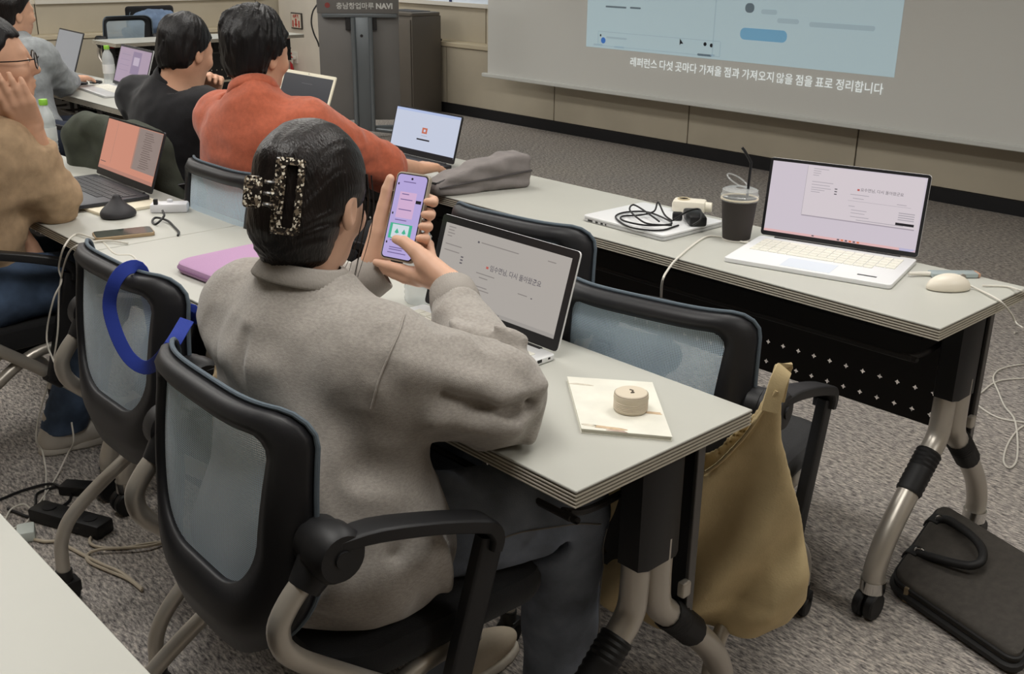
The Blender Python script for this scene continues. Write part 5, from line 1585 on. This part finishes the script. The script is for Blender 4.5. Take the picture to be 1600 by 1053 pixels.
# man in black: chin on his left hand
wrk = np.array(PY(331, 146, 1.93))
chs = gen_hand(wrk, np.array(PY(334, 108, 1.90)) - wrk, (.8, -.5, -.2), (-.3, -.8, .2), .75, 1.05)
sitter('man in a black top resting his face on his hand', PY(291, 80, 1.74), head_R(.34, .34), (-3.52, 1.70, 1.003), (-3.735, 1.665, .92), (-3.385, 1.735, .90), (-3.80, 2.02, .785), (-3.36, 1.97, .77), wrk, (-3.50, 2.05, .765),
       (-3.56, 1.66, .56), (-3.68, 2.02, .54), (-3.44, 2.02, .54), (-3.68, 1.98, .07), (-3.44, 1.98, .07), chs + gen_hand((-3.50, 2.05, .765), (-.6, .6, 0), (0, 0, -1), (-.6, -.6, 0), .4),
       M_blackt, M_dkt, short_hair(1.0, -.085, .006, 28), sleeve=(.56, .95), shirt_name='knit_top', seed=8)
# person in pale grey with the low tied hair
def tied_hair(q):
    d = ell(q, (0, -.014, .034), (.084, .104, .095))
    d = smin(d, ell(q, (0, -.05, -.03), (.066, .055, .06)), .03)
    d = smax(d, hair_cut(q, -.075, .06, -.02), .010)
    d = smin(d, ell(q, (0, -.125, -.02), (.035, .035, .04)), .03)
    d = smin(d, cap(q, (0, -.125, -.03), (.0, -.13, -.13), .032, .018), .02)
    return d + .003 * vnoise(q * 30)
nbg = np.array(PY(22, 62, 1.85)); 
wr = np.array((-5.66, 2.16, .775))
wl = np.array((-5.80, 2.12, .775))
sitter('person in a pale grey shirt with low tied dark hair', PY(20, 20, 1.87), head_R(.20, .10), nbg, nbg + (-.17, -.03, -.075), nbg + (.185, .04, -.065), (-5.78, 2.02, .785), (-5.46, 2.03, .79), wl, wr,
       (-5.27, 1.80, .56), (-5.40, 2.18, .54), (-5.06, 2.06, .56), (-5.40, 2.15, .07), (-5.08, 2.05, .07), gen_hand(wr, (-.4, 1, 0), (0, 0, -1), (-1, -.3, 0), .3) + gen_hand(wl, (.2, 1, 0), (0, 0, -1), (1, -.2, 0), .3),
       M_greysh, M_navy, tied_hair, hairm=M_hairb, sleeve=(.95, .95), seed=12)
# man in tan with glasses: hand under the chin, the other hand in his lap
hcb = np.array(PY(-14, 100, .93)); Rb = head_R(-.28, -.06)
elb = np.array((-2.955, 1.035, .785)); wr = np.array(PY(50, 200, .99))
chinp = np.array(PY(20, 146, .935))
wl = np.array(PY(18, 352, .93))
chs = gen_hand(wr, chinp - wr, (-.75, .1, .5), (.3, -.9, .1), .38, 1.1, thumb=(.55, .9, .1)) + gen_hand(wl, np.array(PY(46, 425, .945)) - wl, (-.8, .2, .1), (.2, .9, .2), .16, 1.1, thumb=(.35, .9, .1))
tb = sitter('man in a tan shirt and glasses with a hand under his chin', hcb, Rb, np.array(PY(-32, 178, .90)), (-3.20, .87, .99), np.array(PY(-2, 232, .905)), (-3.24, .92, .74), elb, wl, wr,
       (-3.06, .82, .56), (-3.14, 1.22, .54), (-2.92, 1.16, .545), (-3.12, 1.10, .07), (-3.04, 1.00, .07), chs,
       M_tan, M_blue, short_hair(1.0, -.08, .003, 30), sleeve=(.86, .88), seed=21, shoes=(mat('sneaker_white', (206, 200, 190), .7), mat('sole_pale', (196, 190, 180), .7)))
gl = thing('glasses', 'thin dark framed round glasses worn by the man in tan', 'glasses', (0, 0, 0))
HB = lambda x, y, z: tuple(hcb + Rb @ np.array((x, y, z)))
M_gl = mat('glasses_frame', (40, 38, 38), .3, metal=.6)
for s in (-1, 1):
    cx_ = s * .033
    rim = obj('rim', tube([HB(cx_ + .024 * math.cos(k), .112 - abs(cx_ + .024 * math.cos(k)) * .18, .002 + .021 * math.sin(k)) for k in np.linspace(0, 2 * PI, 25)[:-1]], .0016, 6, closed=True), M_gl, gl, True)
    V = [HB(cx_, .112 - abs(cx_) * .18, .002)] + [HB(cx_ + .023 * math.cos(k), .112 - abs(cx_ + .023 * math.cos(k)) * .18, .002 + .020 * math.sin(k)) for k in np.linspace(0, 2 * PI, 25)[:-1]]
    obj('lens', (V, [(0, 1 + k, 1 + (k + 1) % 24) for k in range(24)]), mat('lens_glass', (236, 240, 240), .03, alpha=.28, spec=1.0), gl)
    obj('temple', tube([HB(s * .057, .102, .008), HB(s * .076, .06, .008), HB(s * .081, -.01, .010), HB(s * .079, -.03, -.012)], .0016, 6, 3), M_gl, gl, True)
obj('bridge', tube([HB(-.010, .112, .006), HB(0, .116, .009), HB(.010, .112, .006)], .0016, 6, 3), M_gl, gl, True)

# ================================================================== bags, cloth and straps
def polysd(X, Z, poly):
    """signed distance to a 2D polygon"""
    poly = np.array(poly, float); n = len(poly)
    d = np.full(len(X), 1e9); s = np.ones(len(X))
    for i in range(n):
        a, b = poly[i], poly[i - 1]
        ex, ez = b[0] - a[0], b[1] - a[1]; wx, wz = X - a[0], Z - a[1]
        k = np.clip((wx * ex + wz * ez) / (ex * ex + ez * ez), 0, 1)
        d = np.minimum(d, (wx - ex * k) ** 2 + (wz - ez * k) ** 2)
        c1, c2, c3 = Z >= a[1], Z < b[1], ex * wz > ez * wx
        s = np.where((c1 & c2 & c3) | (~c1 & ~c2 & ~c3), -s, s)
    return s * np.sqrt(d)
# cream tote on the front-row chair: its own upright plane, s to the right along it
M_tote = mat('tote_cream', (198, 178, 136), .85, var=.05, vscale=14, bump=.25, bscale=260)
Tb0 = np.array(PZ(930, 958, .20)); Tb1 = np.array(PZ(1250, 985, .215))
Td = unit((Tb1 - Tb0) * (1, 1, 0)); Tn = np.array((Td[1], -Td[0], 0.)); TLn = np.linalg.norm((Tb1 - Tb0)[:2])
T0 = np.array((Tb0[0], Tb0[1], 0.))
top = np.array(PZ(1214, 598, .77)); st = (top - T0) @ Td
tt = thing('tote_bag', 'cream leather tote bag hanging from a chair back by the table end', 'tote bag', tuple(T0 + Td * TLn / 2 + (0, 0, .2)))
def f_tote(P, po, thick, off=0.0, bul=1.0):
    q = P - T0; s_ = q @ Td; n_ = q @ Tn - off; z_ = P[:, 2]
    # the body swings from the strap down to the bottom: lean its middle plane toward the hook
    hook = (top - T0) @ Tn
    n_ = n_ - hook * np.clip((z_ - .30) / (.77 - .30), 0, 1)
    d2 = polysd(s_, z_, po)
    th = thick + bul * .050 * np.exp(-((z_ - .29) / .16) ** 2) * np.clip(-d2 / .07, 0, 1) ** .6
    n2 = n_ + .017 * np.sin(s_ * 40 - (z_ - .5) * 14 + 1.5 * np.sin(z_ * 9)) * np.clip((.72 - z_) / .3, 0, 1) + .006 * vnoise(P * np.array((16., 16., 7.)))
    return smax(d2, np.abs(n2) - th, .022) * .7
po = [(.00, .25), (.03, .205), (.15, .195), (TLn - .08, .200), (TLn - .02, .225), (TLn + .008, .28), (TLn + .002, .36), (TLn - .030, .50), (st + .022, .66), (st + .012, .775), (st - .012, .77), (st - .045, .66), (st - .10, .575), (st - .17, .535), (st - .24, .53), (st - .30, .54), (.02, .55), (-.01, .40)]
lo, hi = bounds([T0, T0 + Td * TLn, top, T0 + (0, 0, .85)], .12); lo[2] = .12
lo_, hi_ = Vector(lo), Vector(hi)
MI = np.array(tt.location)
def loc(fn): return lambda P: fn(P + MI)
sdf_obj('body', loc(lambda P: f_tote(P, po, .012)), lo - MI, hi - MI, .006, M_tote, tt)
po2 = [(.02, .40), (st - .02, .40), (st + .0, .60), (st + .018, .78), (st - .002, .785), (st - .035, .70), (st - .09, .615), (st - .17, .575), (st - .26, .57), (.02, .58)]
sdf_obj('back_panel', loc(lambda P: f_tote(P, po2, .004, -.034, 0)), lo - MI, hi - MI, .005, M_tote, tt)
rimp = []
for s_, z_ in ((st + .0, .76), (st - .030, .69), (st - .055, .64), (st - .10, .578), (st - .17, .538), (st - .24, .533), (st - .30, .543)):
    hook = (top - T0) @ Tn
    rimp.append(tuple(T0 + Td * s_ + Tn * (hook * min(1, max(0, (z_ - .30) / .47)) + .012) + np.array((0, 0, z_)) - MI))
obj('rim', tube(rimp, .0035, 8, 4), M_tote, tt, True)
e0 = np.array(PZ(1250, 985, .215))
# strap folded over the corner of the chair back
kc = np.array(PZ(1213, 640, .735)) - MI
tp = top - MI
obj('strap', tube([tuple(tp + (-.002, -.010, -.050)), tuple(tp + (.004, -.004, .0)), tuple(tp + (.002, .014, .022)), tuple(tp + (-.012, .032, .010)), tuple(tp + (-.02, .036, -.05))], 1, 12, 4, flat=(.015, .003), up=tuple(Tn)), M_tote, tt, True)

# blue strap looped over the empty chair, with the canvas tote it belongs to
M_strap = mat('blue_webbing', (34, 56, 148), .8, bump=.4, bscale=500, stretch=(1, 1, 4))
M_canvas = mat('canvas_beige', (206, 184, 148), .9, var=.05, vscale=30, bump=.3, bscale=300)
t = thing('canvas_tote', 'beige canvas tote with blue straps between the two chairs', 'tote bag', (-1.66, .86, .50))
o_ = Vector((-1.66, .86, .50))
cpts = []
V, F = [], []
for i, (z, w_, d_) in enumerate(((-.10, .11, .035), (0, .12, .045), (.12, .125, .045), (.21, .12, .03), (.225, .118, .026))):
    for p in rrect(w_, d_ * 2, .02, 4):
        V.append((p[0] * .5 + .010 * math.sin(p[1] * 60 + i), p[1] + .012 * math.sin(p[0] * 40 + i * 2), z + .012 * math.sin(p[0] * 50) * (i > 2)))
n_ = len(rrect(.1, .1, .02, 4))
for i in range(4):
    for k in range(n_): F.append((i * n_ + k, i * n_ + (k + 1) % n_, (i + 1) * n_ + (k + 1) % n_, (i + 1) * n_ + k))
F.append(tuple(range(n_ - 1, -1, -1)))
obj('bag', (V, F), M_canvas, t, 'all')
xs_ = -1.905; ry_ = ch2.location.y + back_y(xs_ - ch2.location.x, .862)
pts = [PY(292, 500, .80), PY(262, 548, .74), PY(232, 574, ry_ - .03), PY(205, 562, ry_ - .035), PY(184, 527, ry_ - .04)]
pm_ = next(q for q in (PY(171, k, ry_ - .038) for k in range(395, 560)) if q.z < .80); xs_ = pm_.x + .012
pts += [pm_, Vector((xs_, ry_ - .028, .848)), Vector((xs_ + .006, ry_ - .004, .873)), Vector((xs_ + .010, ry_ + .022, .866)), Vector((xs_ + .012, ry_ + .030, .80)), Vector((xs_ + .012, ry_ + .034, .72))]
obj('strap', tube([tuple(p - o_) for p in pts], 1, 12, 5, flat=(.013, .0016), up=(.75, -.55, .35)), M_strap, t, True)
pts = [PY(288, 515, .84), PY(284, 492, .84), PY(300, 486, .85), PY(306, 505, .86)]
obj('strap', tube([tuple(p - o_) for p in pts], 1, 12, 4, flat=(.014, .002), up=(.7, -.6, .3)), M_strap, t, True)

# olive jacket draped over the chair of the man in black
M_olive = mat('olive_cloth', (58, 62, 52), .9, var=.12, vscale=14, bump=.35, bscale=120)
jc = np.array((-3.52, 1.50, 0.))
t = thing('jacket', 'olive jacket draped over the chair of the man in black', 'jacket', (-3.52, 1.47, .45))
jo = np.array((-3.52, 1.47, .45))
def f_jacket(P):
    P = P + jo
    q = (P - jc) @ np.array(Matrix.Rotation(math.radians(6), 3, 'Z'))
    d = rbx(q, (0, -.03, .66), (.25, .065, .225), .05)
    d = smin(d, cap(q, (.20, -.05, .80), (.27, .02, .50), .07, .085), .05)
    d = smin(d, cap(q, (-.20, -.05, .80), (-.26, .02, .48), .07, .075), .05)
    d = smin(d, cap(q, (-.16, -.05, .86), (.16, -.05, .86), .04), .04)
    d = d + .016 * np.abs(vnoise(q * np.array((13., 13., 4.)) + 4)) + .006 * vnoise(q * 22)
    d = smax(d, .40 - P[:, 2], .01)
    # hollow that receives the chair back
    return smax(d, -rbx(q, (0, .075, .62), (.222, .10, .24), .03), .01) * .75
sdf_obj('cloth', f_jacket, np.array((-3.98, 1.22, .36)) - jo, np.array((-3.08, 1.80, .98)) - jo, .008, M_olive, t)
obj('collar', tube([tuple(np.array(PY(x, y, 1.44)) - jo) for x, y in ((128, 222), (142, 204), (158, 194), (170, 196))], [.012, .016, .016, .010], 8, 4), mat('jacket_trim', (40, 42, 42), .8), t, True)

# ================================================================== the far end of the room
lo = np.array((-7.0, 4.95)); rz = math.radians(54.7)
M_lec = mat('lectern_grey', (128, 126, 124), .42, metal=.35, var=.02, vscale=3)
M_lec2 = mat('lectern_steel', (122, 128, 132), .35, metal=.5)
t = thing('lectern', 'grey steel lectern with a nameplate and a central column', 'lectern', (lo[0], lo[1], 0), rz)
obj('panel', box(-.335, .285, .03, .05, .135, 1.06, .008), M_lec, t, True)
obj('column', box(-.085, .075, -.045, .03, .06, .95, .006), M_lec2, t, True)
for x in (-.085, .045): obj('column_rail', tube([(x + .02, -.052, .06), (x + .02, -.052, .925)], .016, 12), M_lec2, t, True)
obj('bracket', box(-.125, -.085, -.03, .03, .83, .925, .003), M_blkm, t); obj('bracket', box(.075, .115, -.03, .03, .83, .925, .003), M_blkm, t)
obj('keyhole', xform(lathe([(.002, 0), (.012, 0), (.012, .006), (.002, .006)], 14), Matrix.Translation((-.005, -.046, .79)) @ Matrix.Rotation(PI / 2, 4, 'X')), M_blkm, t)
obj('shelf_lip', box(-.30, .27, -.05, .03, .925, .957, .005), M_lec2, t, True)
hd = obj('nameplate', box(-.335, .285, -.06, -.045, .955, 1.25, .006), M_lec, t, True)
obj('top', xform(box(-.36, .31, -.25, .26, 0, .03, .008), Matrix.Translation((0, .18, 1.26)) @ Matrix.Rotation(math.radians(-14), 4, 'X')), M_lec, t, True)
M_let = mat('lectern_letter', (226, 226, 222), .5)
text('충남창업마루', .052, M_let, t, (-.19, -.0625, .992), (PI / 2, 0, 0), name='lettering', bold=.0008)
text('NAVI', .056, M_let, t, (.110, -.0625, .992), (PI / 2, 0, 0), name='lettering', bold=.0025)
obj('emblem', xform(prism([(.020 * math.cos(k), .020 * math.sin(k)) for k in np.linspace(0, 2 * PI, 13)[:-1]], 0, .002), Matrix.Translation((-.255, -.060, 1.015)) @ Matrix.Rotation(PI / 2, 4, 'X')), mat('emblem_red', (150, 70, 66), .5), t)
for s in (-1, 1):
    obj('foot', tube([(0, .0, .075), (s * .27, -.10, .06)], .02, 10), M_lec2, t, True)
    obj('foot', tube([(0, .0, .075), (s * .27, .14, .06)], .02, 10), M_lec2, t, True)
    for y in (-.10, .14): obj('caster', xform(join(caster_geo(.024, .014), tube([(0, 0, .065), (0, 0, .024)], .012, 8)), Matrix.Translation((s * .27, y, 0))), M_wheel, t, True)
obj('cable', tube([(-.33, .05, 1.02), (-.37, .04, .96), (-.385, .04, .88), (-.37, .04, .80), (-.345, .04, .74), (-.335, .04, .70)], .006, 8, 5), M_cblk, t, True)

pc = PZ(645, 164, 0); 
t = thing('equipment_cabinet', 'brown-grey equipment cabinet standing behind the lectern', 'cabinet', (PY(645, 100, 5.98).x - .27, 5.98, 0))
M_cab = mat('cabinet_brown_grey', (108, 102, 94), .5)
hc_ = PY(640, 20, 5.98).z
obj('body', box(-.27, .27, 0, .33, .0, hc_ - .03, .006), M_cab, t, True)
obj('top', xform(prism(rrect(.55, .335, .03, 4), hc_ - .03, hc_, .006), Matrix.Translation((0, .16, 0))), M_cab, t, True)
obj('door', box(-.255, .255, -.012, .002, .05, hc_ - .06, .004), M_cab, t, True)
obj('top_plate', box(-.18, .18, .06, .28, hc_ - .001, hc_ + .006, .003), M_blkm, t)

# sign, extinguisher, socket on and by the white column
cy_ = RY1 - .16
a, b = PY(456, 19, cy_), PY(474, 46, cy_)
t = thing('fire_sign', 'small framed red and white extinguisher sign on the white column', 'sign', ((a.x + b.x) / 2, cy_, (a.z + b.z) / 2))
w_, h_ = b.x - a.x, a.z - b.z
obj('frame', box(-w_ / 2, w_ / 2, -.018, -.001, -h_ / 2, h_ / 2, .004), mat('sign_frame', (64, 60, 56), .5), t)
obj('plate', box(-w_ / 2 + .012, w_ / 2 - .012, -.021, -.016, -h_ / 2 + .012, h_ / 2 - .012), mat('sign_white', (224, 212, 196), .5), t)
M_sr = mat('sign_red', (190, 62, 52), .5)
text('소화기', h_ * .24, M_sr, t, (0, -.0225, h_ * .20), (PI / 2, 0, 0), align='CENTER', bold=.002)
obj('arrow', xform(prism([(-.02, .05), (.02, .05), (.02, -.03), (.045, -.03), (0, -.08), (-.045, -.03), (-.02, -.03)], 0, .002), Matrix.Translation((0, -.021, -.01)) @ Matrix.Rotation(PI / 2, 4, 'X') @ Matrix.Scale(h_ / .24, 4)), M_sr, t)
for s in (-1, 1): obj('figure', xform(prism(rrect(.022, .07, .01, 3), 0, .002), Matrix.Translation((s * w_ * .28, -.021, -.03)) @ Matrix.Rotation(PI / 2, 4, 'X')), M_sr, t)
p = PY(449, 100, cy_ - .12)
t = thing('fire_extinguisher', 'red fire extinguisher standing on the floor by the white column', 'fire extinguisher', (p.x, cy_ - .12, 0))
M_fr = mat('extinguisher_red', (176, 34, 40), .35)
zt = PY(449, 100, cy_ - .12).z
obj('cylinder', lathe([(.001, 0), (.062, 0), (.065, .01), (.065, zt - .04), (.055, zt), (.03, zt + .03), (.018, zt + .045), (.018, zt + .06)], 24), M_fr, t, True)
obj('handle', join(tube([(0, 0, zt + .06), (.05, 0, zt + .085), (.10, 0, zt + .075)], .008, 8, 3), tube([(0, 0, zt + .07), (.05, 0, zt + .11), (.09, 0, zt + .115)], .008, 8, 3)), M_fr, t, True)
obj('valve', tube([(0, 0, zt + .04), (0, 0, zt + .085)], .014, 10), M_blkm, t, True)
obj('hose', tube([(-.015, 0, zt + .065), (-.09, -.01, zt + .03), (-.085, -.01, zt - .12), (-.08, -.01, .08)], .011, 8, 4), M_wheel, t, True)
p = PY(462, 90, cy_)
t = thing('wall_socket', 'white wall socket with a cable on the white column', 'socket', (p.x, cy_, p.z))
obj('plate', box(-.05, .05, -.012, -.0005, -.06, .06, .004), M_trim, t)
obj('plug', box(-.02, .02, -.045, -.01, -.02, .02, .006), M_trim, t, True)
obj('lead', tube([(0, -.04, 0), (.0, -.05, -.08), (-.04, -.04, -.16), (-.10, -.03, -.24), (-.16, -.03, -.36)], .008, 8, 4), M_cwht, t, True)
p0, p1 = PY(642, 52, RY1 + .02), PY(689, 58, RY1 + .02)
t = tag(obj('pointer', tube([(p0.x - .1, RY1 + .05, LZ + .012), (p0.x + .06, RY1 + .06, LZ + .012), (p1.x - .05, RY1 + .03, LZ + .010), (p1.x, RY1 + .02, LZ + .010)], [.008, .012, .008, .011], 8), M_wheel, None, True), 'thin black pointer stick lying on the ledge by the cabinet', 'pointer')

# chairs and cloth beyond the crosswise table
c2 = dup(ch0, (-8.72, 3.93, 0), math.radians(-88), 'mesh-back office chair pushed up to the crosswise table')
pk = PX(231, 8, -9.72)
c3 = dup(ch0, (pk.x + .25, pk.y, 0), math.radians(-88), 'dark office chair with a padded black back by the left wall')
obj('back_cover', box(-.235, .235, -.235, -.185, .52, .90, .03, 3), M_seat, c3, True)
cc = np.array(PZ(243, 32, .84)); cc = np.array((-9.25, 4.42, .84))
t = thing('blue_cloth', 'crumpled blue denim jacket heaped over a chair by the left wall', 'jacket', tuple(PX(243, 36, -9.35)))
def f_cl(P):
    d = smin(ell(P, (0, 0, 0), (.16, .24, .13)), ell(P, (.03, .12, -.09), (.13, .2, .12)), .06)
    return (d + .03 * np.abs(vnoise(P * 11 + 2)) + .01 * vnoise(P * 26)) * .7
sdf_obj('cloth', f_cl, (-.25, -.38, -.3), (.25, .38, .22), .014, mat('blue_cotton', (108, 128, 156), .9, var=.08, vscale=16), t)
